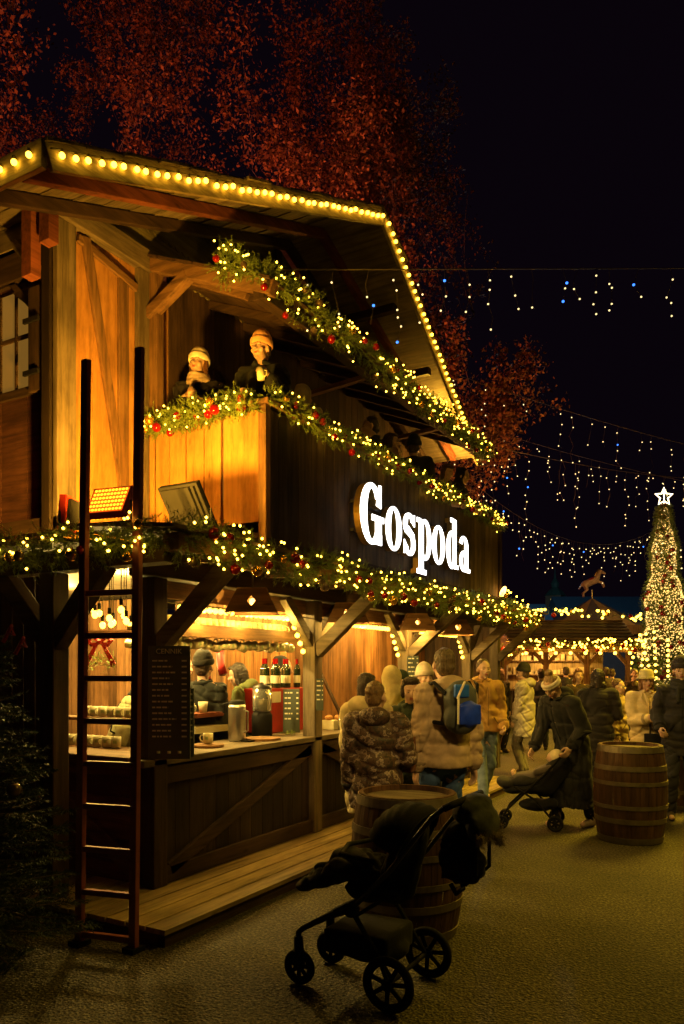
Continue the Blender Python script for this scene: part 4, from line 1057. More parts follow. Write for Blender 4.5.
# ================================================================ SPRUCE at left
def conifer(label, c, H, Rb, nb, mat, name='spruce_tree', cat='spruce', tuft=(10, .03, .0022), twig=.14):
    t = thing(name, label, cat, c)
    q = MB(); q.tube([(c[0], c[1], 0), (c[0], c[1], H * .6), (c[0] + .01, c[1], H)], [.045, .028, .006], 8); part('trunk', q, 'bark', t)
    vs = []; fx = []; br = MB()
    for b in range(nb):
        z = H * (.08 + .88 * (b / nb)); Lb = Rb * (1 - z / H) ** .8 * rnd(.75, 1.15) + .05; a = rnd(0, 6.283)
        p = Vector((c[0], c[1], z)); tip = p + Vector((math.cos(a) * Lb, math.sin(a) * Lb, -Lb * .12 + rnd(-.03, .08)))
        mid = p.lerp(tip, .55) + Vector((0, 0, -.05 * Lb)); br.tube([p, mid, tip], [.009, .006, .002], 5)
        n = max(3, int(Lb / .03))
        for i in range(n):
            k = (i + .5) / n; cc = p.lerp(mid, k / .55) if k < .55 else mid.lerp(tip, (k - .55) / .45)
            d = (tip - p).normalized(); sd = d.cross(Vector((0, 0, 1))).normalized()
            for s in (-1, 1):
                dd = (d * .7 + sd * s * rnd(.5, 1) + Vector((0, 0, rnd(-.2, .25)))).normalized()
                needles(vs, fx, cc, dd, twig * rnd(.5, 1.1) * (1.1 - .5 * k), *tuft)
        needles(vs, fx, tip - d * .05, d, .1, *tuft)
    part('branches', br, 'bark', t); part('crown', MB().add(vs, fx), mat, t); return t
c = PD(-18, 4.35)
conifer('dark spruce tree at the left edge below the ladder end of the chalet', (c.x, c.y, 0), 1.95, .6, 210, 'needle_dark', tuft=(13, .034, .0032))
for i, (px, py) in enumerate(((8, 633), (20, 645))):
    p = PZ(px, py, 4.35); q = MB(); q.tube([p, p + Vector((.03, 0, .04)), p + Vector((.05, 0, -.01)), p, p + Vector((-.04, 0, -.05))], .012, 6)
    solo('ribbon', q, 'ribbon', 'red ribbon tied on the dark spruce, %s one' % ('upper' if i == 0 else 'lower'), 'ribbon', p)
p = PZ(14, 790, 4.15); solo('bauble', MB().ball(p, .04, 3), 'clear', 'shiny dark ball hanging in the middle of the spruce', 'bauble', p, smooth=True)

# ================================================================ BARE RED-LEAVED TREES
def tree(label, base, H, lean, seed, leafn, spread=1.0, leaf=.075, trunk_r=.22, first=.28, rmax=8.0):
    rr = random.Random(seed); t = thing('autumn_tree', label, 'tree', base, group='tall autumn trees behind the chalet')
    q = MB(); tw = MB(); tips = []
    base0 = base
    def grow(p, d, L, r, lvl):
        hv = Vector((p.x - base0[0], p.y - base0[1], 0)); q_ = hv.length / rmax
        if q_ > .5: d = (d - hv.normalized() * min(1.6, (q_ - .5) * 2.2)).normalized()
        n = 4; pts = [p.copy()]; rs = [r]; dd = d.copy()
        for i in range(n):
            dd = (dd + Vector((rr.uniform(-.16, .16), rr.uniform(-.16, .16), rr.uniform(-.02, .12)))).normalized()
            p = p + dd * (L / n); pts.append(p.copy()); rs.append(r * (1 - .45 * (i + 1) / n))
        (q if lvl < 3 else tw).tube(pts, rs, 8 if lvl < 2 else (5 if lvl < 4 else 3))
        if lvl >= 3:
            for a in pts[1:]: tips.append((a, dd))
        if lvl < 6:
            k = 3 if lvl < 3 else (3 if lvl < 5 else 2)
            for j in range(k):
                az = rr.uniform(0, 6.283); sp = rr.uniform(.35, .85) * spread
                a, u, _ = frame(dd); nd = (dd + (a * math.cos(az) + u * math.sin(az)) * sp).normalized()
                grow(pts[-1] if j < 2 else pts[2], nd, L * rr.uniform(.62, .82), rs[-1] * (.8 if j == 0 else .62), lvl + 1)
    base = Vector(base); 
    grow(base, Vector((lean[0], lean[1], 1)).normalized(), H * first, trunk_r, 0)
    part('trunk', q, 'bark', t, smooth=True); part('twigs', tw, 'bark', t)
    vs = []; fx = []
    rs2 = np.random.default_rng(seed)
    idx = rs2.integers(0, len(tips), leafn); off = rs2.normal(0, .13, (leafn, 3)); o1 = rs2.normal(size=(leafn, 3)); o2 = rs2.normal(size=(leafn, 3))
    clump = rs2.random(len(tips)) ** 1.5
    tp = np.array([tips[i][0][:] for i in range(len(tips))])
    keep = rs2.random(leafn) < clump[idx] + .12
    idx, off, o1, o2 = idx[keep], off[keep], o1[keep], o2[keep]
    ctr = tp[idx] + off; o1 /= np.linalg.norm(o1, axis=1)[:, None]; o2 = np.cross(o1, o2); o2 /= np.linalg.norm(o2, axis=1)[:, None]
    s = leaf * rs2.uniform(.5, 1.3, (len(idx), 1))
    A = ctr - o1 * s; B = ctr + o2 * s * .55; C_ = ctr + o1 * s; D = ctr - o2 * s * .55
    V = np.stack([A, B, C_, D], 1).reshape(-1, 3); F = [[4 * i, 4 * i + 1, 4 * i + 2, 4 * i + 3] for i in range(len(idx))]
    part('crown', MB().add(V, F), M['leaf'], t); return t
m, nt, b = newmat('dry red brown leaves')
geo = nt.nodes.new('ShaderNodeNewGeometry')
lk(nt, ramp(nt, geo.outputs['Random Per Island'], [(0, (.07, .028, .012)), (.5, (.2, .075, .025)), (1, (.34, .15, .04))]), b.inputs['Base Color'])
b.inputs['Roughness'].default_value = .7; M['leaf'] = m
def gp(px, d): v = PD(px, d); return (v.x, v.y, 0)
tree('tall red-leaved tree rising behind the left part of the roof', gp(0, 18), 22, (.02, 0), 11, 120000, 1.0, .047, rmax=8)
tree('tall brown-leaved tree rising behind the roof ridge', gp(215, 20), 22, (.02, 0), 5, 120000, 1.0, .047, rmax=7.4)
tree('spreading tree whose branches reach right of the chalet toward the lights', gp(462, 19), 13, (-.03, 0), 29, 80000, 1.0, .05, .2, rmax=5.0)

# ================================================================ ICICLE LIGHT STRINGS
def icicles(label, p, q_, sag, step, ln, r=.02, mat='fairy_cool', blue=.03, seed=1, skip=0, dens=.11, pb=.8):
    rr = random.Random(seed); p = Vector(p); q_ = Vector(q_); L = (q_ - p).length
    t = thing('light_string', label, 'string lights', p, group='icicle light strings over the market')
    cat = [p.lerp(q_, k / 40) - Vector((0, 0, sag * 4 * (k / 40) * (1 - k / 40))) for k in range(41)]
    c = MB(); c.tube(cat, .006, 5); pts = []; bl = []
    s = L * skip
    while s < L:
        k = s / L; a = p.lerp(q_, k) - Vector((0, 0, sag * 4 * k * (1 - k))); l = rr.uniform(*ln)
        n = max(2, int(l / dens)); line = [a.copy()]
        for i in range(n):
            e = a + Vector((rr.uniform(-.05, .05), rr.uniform(-.05, .05), -l * (i + rr.uniform(.6, 1.3)) / n)); line.append(e)
            if rr.random() < pb: (bl if rr.random() < blue else pts).append(e)
        c.tube(line, .0025, 3); s += step * rr.uniform(.6, 1.5)
    part('cable', c, 'cable', t); bulbs(t, pts, r, mat)
    if bl: bulbs(t, bl, r * 1.4, 'fairy_blue', 'blue_bulb')
    return t
icicles('nearest icicle string crossing level from the balcony roof to the right edge', PZ(262, 270, 7.2), PZ(760, 268, 8.5), .0, .27, (.28, .7), .0105, seed=3, skip=.02, dens=.11, blue=.05, pb=.85)
icicles('icicle string sloping right from under the roof edge above the star', PZ(360, 340, 12.5), PZ(760, 462, 17), .15, .42, (.1, 1.0), .012, seed=4, dens=.14)
icicles('middle icicle string sagging behind the garland end toward the star', PZ(430, 430, 15), PZ(800, 480, 20), .35, .42, (.1, 1.4), .0135, seed=5, dens=.17)
icicles('icicle string passing behind the star on the christmas tree', PZ(400, 400, 17), PZ(800, 500, 22), .3, .45, (.1, 1.3), .014, seed=6, dens=.18)
icicles('lowest sagging icicle string between the balcony end and the christmas tree', PZ(480, 488, 20), PZ(650, 532, 28), .9, .2, (.2, 1.3), .018, seed=7, dens=.2)
icicles('short icicle string leaving the right edge beside the christmas tree', PZ(655, 535, 28), PZ(760, 520, 32), .6, .4, (.4, 1.4), .03, seed=8, dens=.3)

# ================================================================ CHRISTMAS TREE with star
TD = 30.0; tc = PD(664, TD); TH = CAMZ + (669 - 505) * TD / FPX
xt = thing('christmas_tree', 'tall christmas tree covered in lights at the right edge', 'christmas tree', (tc.x, tc.y, 0))
q = MB(); q.tube([(tc.x, tc.y, 0), (tc.x, tc.y, TH - .2)], [.18, .02], 8); part('trunk', q, 'bark', xt)
vs = []; fx = []; lp = []; bp_ = []
for i in range(8000):
    z = rnd(.3, TH); u = 1 - z / TH; rr = (.1 + 1.0 * u ** .8) * (1 + .12 * math.sin(z * 3.1) + .05 * math.sin(z * 9)); a = rnd(0, 6.283); k = rnd(.55, 1)
    c = Vector((tc.x + math.cos(a) * rr * k, tc.y + math.sin(a) * rr * k, z))
    needles(vs, fx, c, Vector((math.cos(a), math.sin(a), -.2)), .25, 8, .1, .012)
    if i % 5 < 3: lp.append(Vector((tc.x + math.cos(a) * rr, tc.y + math.sin(a) * rr, z)))
    if i % 40 == 0: bp_.append(Vector((tc.x + math.cos(a) * rr, tc.y + math.sin(a) * rr, z)))
part('crown', MB().add(vs, fx), 'needle', xt); bulbs(xt, lp, .024, 'fairy_far', 'fairy_light'); bulbs(xt, bp_[:95], .1, 'red', 'bauble', lvl=2)
sp = []
for i in range(10):
    a = R(90 + i * 36); r_ = .36 if i % 2 == 0 else .16; sp.append(W(0, 0, 0) + Vector((CY * math.cos(a) * r_, SY * math.cos(a) * r_, math.sin(a) * r_)) + Vector((tc.x, tc.y, TH + .32)))
q = MB(); q.tube(sp, .03, 6, closed=True); q.tube([sp[0], sp[0] - Vector((0, 0, .75))], .02, 6); part('star', q, 'star', xt)

# ================================================================ FAR MARKET STALL
def far_stall(px0, px1, d, label, zt=3.3, ze=2.3, dd=2.4):
    a = PD(px0, d); b = PD(px1, d); ax = (b - a).normalized(); bk = Vector((-SY, CY, 0)); L = (b - a).length
    t = thing('market_stall', label, 'market stall', a)
    def pt(u, v, z): return a + ax * u + bk * v + Vector((0, 0, z))
    q = MB(); n = 9
    for i in range(n):
        v0, v1 = -.45 + 1.7 * i / n, -.45 + 1.7 * (i + 1) / n + .03; z0, z1 = ze + (zt - ze) * i / n, ze + (zt - ze) * (i + 1) / n
        q.prism([pt(-.3, v0, z0), pt(-.3, v1, z1 - .02), pt(-.3, v1, z1), pt(-.3, v0, z0 + .03)], ax * (L + .6))
    part('roof', q, 'dark_x', t)
    q = MB(); q.prism([pt(-.3, 1.25, zt), pt(-.3, 2.6, ze), pt(-.3, 2.6, ze + .04), pt(-.3, 1.25, zt + .04)], ax * (L + .6)); part('roof', q, 'dark_x', t)
    for u in np.linspace(0, L, 4):
        q = MB(); q.beam(pt(u, 0, 0), pt(u, 0, ze + .1), .14, .14); part('post', q, 'mid_z', t)
    for u in np.linspace(0, L, 4)[:-1]:
        q = MB(); q.beam(pt(u, 0, ze - .5), pt(u + .45, 0, ze), .1, .1, up=bk); q.beam(pt(u + L / 3, 0, ze - .5), pt(u + L / 3 - .45, 0, ze), .1, .1, up=bk); part('brace', q, 'mid_z', t)
    q = MB(); q.prism([pt(0, .02, 0), pt(L, .02, 0), pt(L, .02, 1.05), pt(0, .02, 1.05)], bk * .06); part('counter_front', q, 'dark_z', t)
    q = MB(); q.prism([pt(0, -.12, 1.052), pt(L, -.12, 1.052), pt(L, .4, 1.052), pt(0, .4, 1.052)], (0, 0, .05)); part('counter_top', q, 'mid_y', t)
    q = MB(); q.prism([pt(0, 2.2, .1), pt(L, 2.2, .1), pt(L, 2.2, ze), pt(0, 2.2, ze)], bk * .05); part('back_wall', q, wood('pale orange boards', (.5, .33, .13), 'z'), t)
    q = MB(); q.beam(pt(-.3, -.4, ze - .02), pt(L + .3, -.4, ze - .02), .06, .16); part('eave_board', q, 'mid_x', t)
    # shelves of goods
    q = MB()
    for z in (1.5, 1.95): q.prism([pt(.3, 1.9, z), pt(L - .3, 1.9, z), pt(L - .3, 2.19, z), pt(.3, 2.19, z)], (0, 0, .03))
    part('shelf', q, 'mid_y', t)
    q = MB()
    for z in (1.53, 1.98):
        u = .4
        while u < L - .4: w = rnd(.06, .2); h = rnd(.08, .28); q.prism([pt(u, 1.95, z), pt(u + w, 1.95, z), pt(u + w, 1.95, z + h), pt(u, 1.95, z + h)], bk * .15); u += w + rnd(.02, .1)
    o = part('goods', q, plain('mixed goods', (.5, .35, .15), .5, 0, .8, 3), t); o['kind'] = 'stuff'
    light('stall_lamp', 'POINT', pt(L * .5, .9, ze - .15), 160, (1, .62, .16), .08)
    return t, pt, L
t_, pt_, L_s = far_stall(505, 628, 23, 'dark roofed market stall across the square behind the crowd', 3.22, 2.3)
garland('garland with yellow lights along the eave of the far dark roofed stall', [pt_(-1.6, -.5, 2.42), pt_(L_s + .4, -.5, 2.42)], .16, 60, 26, 3, fairy='fairy', fr=.026, out=(SY, -CY, 0), br=(.05, .09), name='garland')
garland('garland along the roof ridge of the far dark roofed stall', [pt_(-.5, 1.2, 3.35), pt_(L_s * .5, 1.2, 3.55), pt_(L_s + .9, 1.2, 3.32)], .12, 50, 9, 1.2, fairy='bulb_stall', fr=.045, out=(SY, -CY, 0), br=(.05, .09))
fb = thing('festoon_lights', 'row of large warm bulbs under the eave of the far stall', 'string lights', pt_(0, -.5, 2.2))
bulbs(fb, [pt_(u, -.52, 2.17) for u in np.linspace(-.8, L_s + .3, 12)], .05, 'bulb_stall', lvl=2)
part('cable', MB().tube([pt_(u, -.5, 2.24) for u in np.linspace(-.8, L_s + .3, 12)], .01, 5), 'cable', fb)
# nearer stall at the end of the chalet: dark, partly hidden
t2, pt2, L2 = far_stall(380, 500, 17, 'low dark stall just beyond the far end of the chalet', 2.6, 2.1)
garland('garland hanging on the low stall just beyond the chalet end', [pt2(-.2, -.5, 2.15), pt2(L2 + .4, -.5, 2.12)], .15, 70, 26, 4, fr=.02, out=(SY, -CY, 0), br=(.04, .07))
garland('bunch of lit garland where the chalet eave meets the flame lamp', [PZ(498, 598, 11.6), PZ(522, 612, 11.9), PZ(500, 622, 11.6)], .17, 220, 40, 9, fr=.014, out=(SY, -CY, 0))
# flame lamp
p = PZ(503, 592, 12.2); t = thing('flame_lamp', 'flame shaped lamp on a pole at the far end of the chalet', 'lamp', (p.x, p.y, 0))
q = MB(); q.ball(p, (.045, .045, .1), 2, Matrix.Rotation(R(25), 3, 'Y')); part('flame', q, 'flame', t, smooth=True)
q = MB(); q.tube([(p.x, p.y, 2.4), (p.x, p.y, p.z - .12)], .02, 8); q.lathe((p.x, p.y, p.z - .13), [(.02, 0), (.05, .05), (.045, .05), (0, .02)], 12); part('pole', q, 'darkmetal', t)
# hanging bulb strands beside the tree
for k, (pxa, pya, pxb, pyb) in enumerate(((640, 635, 628, 668), (640, 635, 652, 672), (654, 632, 656, 672), (668, 640, 668, 670), (646, 634, 640, 672))):
    a = PZ(pxa, pya, 24); b_ = PZ(pxb, pyb + 6, 24); t = thing('bulb_strand', 'hanging strand of yellow bulbs left of the christmas tree foot', 'string lights', a, group='bulb strands by the christmas tree')
    bulbs(t, [a.lerp(b_, i / 7) for i in range(8)], .05, 'bulb_stall', lvl=1); part('cable', MB().tube([a, b_], .01, 4), 'cable', t)
# smaller lit fir under it
c = PD(655, 26); 
xt2 = thing('fir_bush', 'low fir with red baubles and lights behind the white coated woman', 'fir', (c.x, c.y, 0)); vs = []; fx = []; lp = []; bb_ = []
for i in range(1500):
    z = rnd(.1, 2.1); rr = 1.5 * (1 - z / 2.8); a = rnd(0, 6.283); cc = Vector((c.x + math.cos(a) * rr, c.y + math.sin(a) * rr, z)); needles(vs, fx, cc, Vector((math.cos(a), math.sin(a), -.1)), .25, 8, .1, .012)
    if i % 11 == 0: lp.append(cc + Vector((SY, -CY, 0)) * .05)
    if i % 50 == 0: bb_.append(cc)
part('crown', MB().add(vs, fx), 'needle', xt2); bulbs(xt2, lp, .025, 'fairy_far', 'fairy_light'); bulbs(xt2, bb_, .09, 'red', 'bauble', lvl=2)
part('trunk', MB().tube([(c.x, c.y, 0), (c.x, c.y, 1.8)], .06, 6), 'bark', xt2)

# ================================================================ CAROUSEL ROOF + HORSE
cc = PD(592, 33); ca = thing('carousel', 'pointed striped carousel roof behind the far stall', 'carousel', cc)
apex = CAMZ + (669 - 598) * 33 / FPX; ez = CAMZ + (669 - 628) * 33 / FPX; RR = 2.3
for i in range(12):
    a0, a1 = 2 * math.pi * i / 12, 2 * math.pi * (i + 1) / 12; q = MB()
    q.prism([(cc.x, cc.y, apex), (cc.x + RR * math.cos(a0), cc.y + RR * math.sin(a0), ez), (cc.x + RR * math.cos(a1), cc.y + RR * math.sin(a1), ez)], (0, 0, -.04))
    part('canopy_panel', q, M.setdefault('cv%d' % (i % 2), plain('canopy %d' % (i % 2), ((.55, .36, .18), (.16, .13, .16))[i % 2], .7)), ca)
q = MB(); q.lathe((cc.x, cc.y, 0), [(RR + .02, ez - .35), (RR + .02, ez + .02)], 24); part('rim_board', q, 'mid_z', ca)
q = MB(); q.tube([(cc.x, cc.y, 0), (cc.x, cc.y, ez - .1)], .35, 12); part('centre_column', q, 'mid_z', ca)
q = MB(); q.tube([(cc.x, cc.y, apex - .05), (cc.x, cc.y, apex + .35)], .03, 8); part('pole', q, 'brass', ca)
h0 = Vector((cc.x, cc.y, apex + .3)); hz = thing('carousel_horse', 'small rearing carousel horse on the carousel peak', 'horse figure', h0, YAW + R(-90))
# local +Y forward = image right
q = MB(); q.cap((0, -.28, .3), (0, .16, .48), .17, .16); q.cap((0, .2, .52), (0, .34, .82), .13, .075); q.cap((0, .36, .86), (0, .56, .76), .075, .045); q.cap((0, .33, .9), (0, .34, .98), .025, .01)
for s in (-1, 1):
    q.cap((s * .08, .2, .42), (s * .08, .45, .36), .06, .04); q.cap((s * .08, .45, .36), (s * .08, .52, .18), .04, .03)
    q.cap((s * .08, -.32, .26), (s * .08, -.22, .04), .085, .05); q.cap((s * .08, -.22, .04), (s * .08, -.4, -.1), .045, .03); q.cap((s * .08, -.4, -.1), (s * .08, -.36, -.24), .03, .03)
q.cap((0, -.42, .32), (0, -.56, .08), .05, .03)
me = remesh(q, .022, it=3); put(me, 'horse_body', plain('painted horse', (.6, .42, .26), .4), hz, True)
q = MB(); q.ball((0, -.05, .52), (.17, .16, .06), 2, Matrix.Rotation(R(22), 3, 'X')); part('saddle', q, 'redpaint', hz, world=False, smooth=True)
q = MB(); q.cap((0, .14, .68), (0, .27, .92), .06, .04); part('mane', q, 'brass', hz, world=False, smooth=True)
# ================================================================ DISTANT ROOFS, SPIRE
def house(label, pxa, pxb, d, ze, zt, deep=9):
    a = PD(pxa, d); b = PD(pxb, d); ax = (b - a); bk = Vector((-SY, CY, 0)); t = thing('town_house', label, 'building', a)
    q = MB(); q.prism([a, b, b + Vector((0, 0, ze)), a + Vector((0, 0, ze))], bk * deep); part('wall', q, plain('dark render', (.12, .1, .1), .8), t)
    q = MB(); q.prism([a + bk * -.4 + Vector((0, 0, ze)), a + bk * (deep / 2) + Vector((0, 0, zt)), a + bk * (deep + .4) + Vector((0, 0, ze))], ax); part('roof', q, plain('blue grey tin roof', (.04, .12, .2), .5), t)
    for u in (.2, .5, .8):
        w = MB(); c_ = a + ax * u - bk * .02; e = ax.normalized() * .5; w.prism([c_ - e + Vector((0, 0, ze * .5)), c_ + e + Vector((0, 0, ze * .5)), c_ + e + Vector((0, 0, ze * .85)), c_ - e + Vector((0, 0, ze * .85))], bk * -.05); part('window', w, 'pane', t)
    return t
house('distant building with a blue grey roof left of the carousel horse', 470, 560, 60, 4.5, 7.2)
house('distant building with a blue grey roof right of the carousel horse', 566, 720, 66, 4.9, 8.4)
c = PD(555, 90); t = thing('church_tower', 'distant church tower with a thin green spire', 'church tower', c)
zt = CAMZ + (669 - 575) * 90 / FPX; zb = CAMZ + (669 - 596) * 90 / FPX
q = MB(); q.box((c.x - .9, c.y - .9, 0), (c.x + .9, c.y + .9, zb)); part('tower', q, plain('tower stone', (.25, .22, .15), .8), t)
q = MB(); q.lathe((c.x, c.y, zb), [(1.3, 0), (.9, .5), (.4, 1.0), (.5, 1.5), (.15, 2.1), (0, zt - zb + 1)], 8); part('spire', q, plain('green copper', (.06, .2, .18), .6), t)
q = MB(); q.box((c.x - .3, c.y - .92, zb - 1.4), (c.x + .3, c.y - .9, zb - .4)); part('lit_window', q, emis('lit tower window', (1, .7, .2), .5), t)
# ================================================================ PEOPLE
def ik(a, c, l1, l2, pole):
    a, c, pole = Vector(a), Vector(c), Vector(pole); d = c - a; L = min(d.length, (l1 + l2) * .995); dn = d.normalized(); c = a + dn * L
    x = (l1 * l1 - l2 * l2 + L * L) / (2 * L); h = math.sqrt(max(l1 * l1 - x * x, 0)); p = pole - dn * pole.dot(dn)
    if p.length < 1e-6: p = Vector((0, -1, 0))
    return a + dn * x + p.normalized() * h, c
SK = [skin('skin fair', (.62, .4, .3)), skin('skin warm', (.55, .33, .24))]
IRIS = plain('eye', (.03, .02, .015), .15, 0, .1, 6, 0); LIP = plain('lips', (.38, .1, .08), .5, 0, .1, 6, 0); BROW = plain('brow hair', (.05, .03, .02), .9, 0, .1)
CL = {}
def C_(c, quilt=False):
    key = tuple(c)
    if key not in CL: CL[key] = cloth('coat cloth %d' % len(CL), c)
    return CL[key]
HM = {}
def hairmat(c):
    if c not in HM:
        m, nt, b = newmat('hair %d' % len(HM)); f = noise(nt, texco(nt, (90, 90, 9)), 1.0, 4, .7)
        lk(nt, ramp(nt, f, [(.35, tuple(x * .4 for x in c)), (.65, tuple(min(1, x * 1.7) for x in c))]), b.inputs['Base Color']); b.inputs['Roughness'].default_value = .45
        bump(nt, b, f, .9, .012); HM[c] = m
    return HM[c]
def camo():
    m, nt, b = newmat('camouflage cloth'); v = texco(nt)
    f = noise(nt, v, 13, 4, .6)
    lk(nt, ramp(nt, f, [(.38, (.03, .02, .018)), (.46, (.11, .06, .045)), (.52, (.035, .022, .02)), (.57, (.38, .29, .27)), (.62, (.1, .06, .05))]), b.inputs['Base Color'])
    b.node_tree if False else None
    b.inputs['Roughness'].default_value = .6; return m
def jeans(c): return cloth('denim %s' % (c,), c, .9, 260, .45, 0)
def person(label, px, d, fa, H=1.75, z0=0, lean=0, yaw=0, nod=0, rh=(.2, .06, .78), lh=(-.2, .06, .78), rp=(.3, -.4, -1), lp=(-.3, -.4, -1),
           feet=((.1, 0, 0), (-.1, 0, 0)), top=(.1, .1, .1), hem=.82, pants=(.03, .03, .04), shoe=(.05, .04, .03), hair=(.05, .03, .02), hairstyle='short',
           hat=None, scarf=None, hood=None, bulk=.02, quilt=0, qf=55, near=False, topmat=None, pantmat=None, group=None, flare=0, tilt=0, sk=0, grip=.8, side=0, fur=None, pos=None):
    k = H / 1.75; loc = PD(px, d, z0) if pos is None else Vector(pos)
    t = thing('person', label, 'person', loc, face_rot(fa), group)
    sd = abs(hash(label)) % 1000 if False else sum(map(ord, label)) % 1000
    RL = Matrix.Rotation(-R(lean), 4, 'X') @ Matrix.Rotation(R(side), 4, 'Y'); PV = Vector((0, 0, .95))
    U = lambda p: PV + RL @ (Vector(p) - PV)
    K = lambda p: Vector(p) * k
    pel = Vector((0, 0, .93)); chest = U((0, 0, 1.28)); neck = U((0, -.005, 1.46)); hc = U((0, .025, 1.62))
    HR = RL @ (Matrix.Rotation(R(yaw), 4, 'Z') @ Matrix.Rotation(-R(nod), 4, 'X') @ Matrix.Rotation(R(tilt), 4, 'Y')); HR3 = HR.to_3x3()
    Hd = lambda p: hc + HR3 @ Vector(p)
    sh = {s: U((s * .175, 0, 1.41)) for s in (1, -1)}
    hand = {1: Vector(rh), -1: Vector(lh)}; pole = {1: Vector(rp), -1: Vector(lp)}
    arm = {}
    for s in (1, -1):
        e, w = ik(sh[s], hand[s], .29, .26, pole[s]); arm[s] = (e, w)
    hip = {s: Vector((s * .09, 0, .92)) for s in (1, -1)}
    leg = {}
    for i, s in enumerate((1, -1)):
        f = Vector(feet[i]); an = f + Vector((0, 0, .085)); kn, an = ik(hip[s], an, .44, .43, (0, 1, 0)); leg[s] = (kn, an)
    vox = .0075 if near else .011
    # ---- body
    q = MB()
    q.ball(K(Hd((0, -.008, .035))), np.array((.073, .09, .092)) * k, 3, HR3)
    q.ball(K(Hd((0, .028, -.03))), np.array((.056, .06, .075)) * k, 3, HR3)
    q.cap(K(Hd((0, .062, -.085))), K(Hd((0, .05, -.085))), .022 * k, .025 * k)
    q.cap(K(Hd((0, .083, .022))), K(Hd((0, .104, -.016))), .009 * k, .015 * k)
    q.cap(K(Hd((-.032, .074, .033))), K(Hd((.032, .074, .033))), .013 * k, .013 * k)
    q.cap(K(Hd((-.018, .083, -.048))), K(Hd((.018, .083, -.048))), .009 * k, .009 * k)
    for s in (1, -1):
        q.ball(K(Hd((s * .042, .06, -.018))), np.array((.024, .022, .025)) * k, 2)
        q.ball(K(Hd((s * .077, -.005, .0))), np.array((.012, .02, .032)) * k, 2, HR3)
    q.cap(K(neck - Vector((0, 0, .03))), K(Hd((0, -.02, -.06))), .055 * k, .052 * k)
    q.ball(K(chest), np.array((.15, .1, .2)) * k, 2); q.ball(K(U((0, 0, 1.1))), np.array((.13, .09, .16)) * k, 2); q.ball(K(pel), np.array((.15, .1, .12)) * k, 2)
    for s in (1, -1):
        e, w = arm[s]; q.cap(K(sh[s]), K(e), .05 * k, .038 * k); q.cap(K(e), K(w), .038 * k, .026 * k); q.cap(K(neck), K(sh[s]), .05 * k, .05 * k)
        kn, an = leg[s]; q.cap(K(hip[s]), K(kn), .08 * k, .052 * k); q.cap(K(kn), K(an), .052 * k, .038 * k); q.cap(K(an - Vector((0, .01, .03))), K(an + Vector((0, .14, -.045))), .035 * k, .03 * k)
        # hand
        fd = (w - e).normalized(); pn = Vector((-s, 0, 0)); pn = (pn - fd * pn.dot(fd)); pn = pn.normalized() if pn.length > .15 else Vector((0, 0, -1)); ac = fd.cross(pn).normalized()
        q.cap(K(w), K(w + fd * .03), .025 * k, .028 * k)
        for j, (o, ln) in enumerate(((-.03, .07), (-.01, .08), (.01, .075), (.03, .058))):
            b0 = w + fd * .04 + ac * o * .75; b1 = w + fd * .09 + ac * o; q.cap(K(b0), K(b1), .014 * k, .0115 * k, 8)
            c1 = b1 + (fd * math.cos(grip * .7) + pn * math.sin(grip * .7)) * ln * .5; c2 = c1 + (fd * math.cos(grip * 1.6) + pn * math.sin(grip * 1.6)) * ln * .5
            q.cap(K(b1), K(c1), .0105 * k, .0098 * k, 8); q.cap(K(c1), K(c2), .0098 * k, .0085 * k, 8)
        th = ac * (1 if (ac.dot(Vector((0, 1, 0))) > 0) else -1); b0 = w + fd * .025 + th * .025; b1 = b0 + (fd * .6 + th * .5 + pn * .5).normalized() * .045; b2 = b1 + (fd + pn * .5).normalized() * .035
        q.cap(K(b0), K(b1), .014 * k, .011 * k, 8); q.cap(K(b1), K(b2), .011 * k, .009 * k, 8)
    put(remesh(q, vox, it=2), 'body', SK[sk], t, True)
    # ---- face details
    q = MB(); br = MB(); lp_ = MB(); wh = MB()
    for s in (1, -1):
        wh.ball(K(Hd((s * .03, .0755, .012))), np.array((.0135, .01, .0075)) * k, 2, HR3); q.ball(K(Hd((s * .03, .083, .012))), np.array((.0048, .004, .0048)) * k, 2, HR3)
        br.cap(K(Hd((s * .016, .087, .036))), K(Hd((s * .045, .078, .037))), .0028 * k, .0022 * k, 6)
    lp_.ball(K(Hd((0, .0895, -.044))), np.array((.021, .006, .0045)) * k, 2, HR3); lp_.ball(K(Hd((0, .089, -.0525))), np.array((.017, .006, .005)) * k, 2, HR3)
    ey = part('eyes', wh, M.setdefault('eyewhite', plain('eye white', (.42, .32, .26), .3, 0, .05, 6, 0)), t, smooth=True, world=False); part('iris', q, IRIS, ey, smooth=True, world=False)
    part('eyebrows', br, BROW, t, smooth=True, world=False); part('lips', lp_, LIP, t, smooth=True, world=False)
    # ---- hair
    if hairstyle:
        q = MB()
        q.ball(K(Hd((0, -.026, .055))), np.array((.08, .088, .088)) * k, 3, HR3); q.ball(K(Hd((0, -.05, .0))), np.array((.074, .06, .085)) * k, 3, HR3)
        if hairstyle in ('bob', 'long'):
            for s in (1, -1):
                q.cap(K(Hd((s * .066, -.01, .05))), K(Hd((s * .072, -.01, -.09))), .03 * k, .028 * k)
            q.cap(K(Hd((0, -.06, .03))), K(Hd((0, -.065, -.1))), .065 * k, .055 * k)
            q.ball(K(Hd((0, .03, .095))), np.array((.065, .055, .03)) * k, 2, HR3)
        if hairstyle == 'long':
            for s in (1, -1, 0): q.cap(K(Hd((s * .065, -.045, -.08))), K(U((s * .085, -.11 if s == 0 else -.04 + .09 * abs(s), 1.3))), .042 * k, .03 * k)
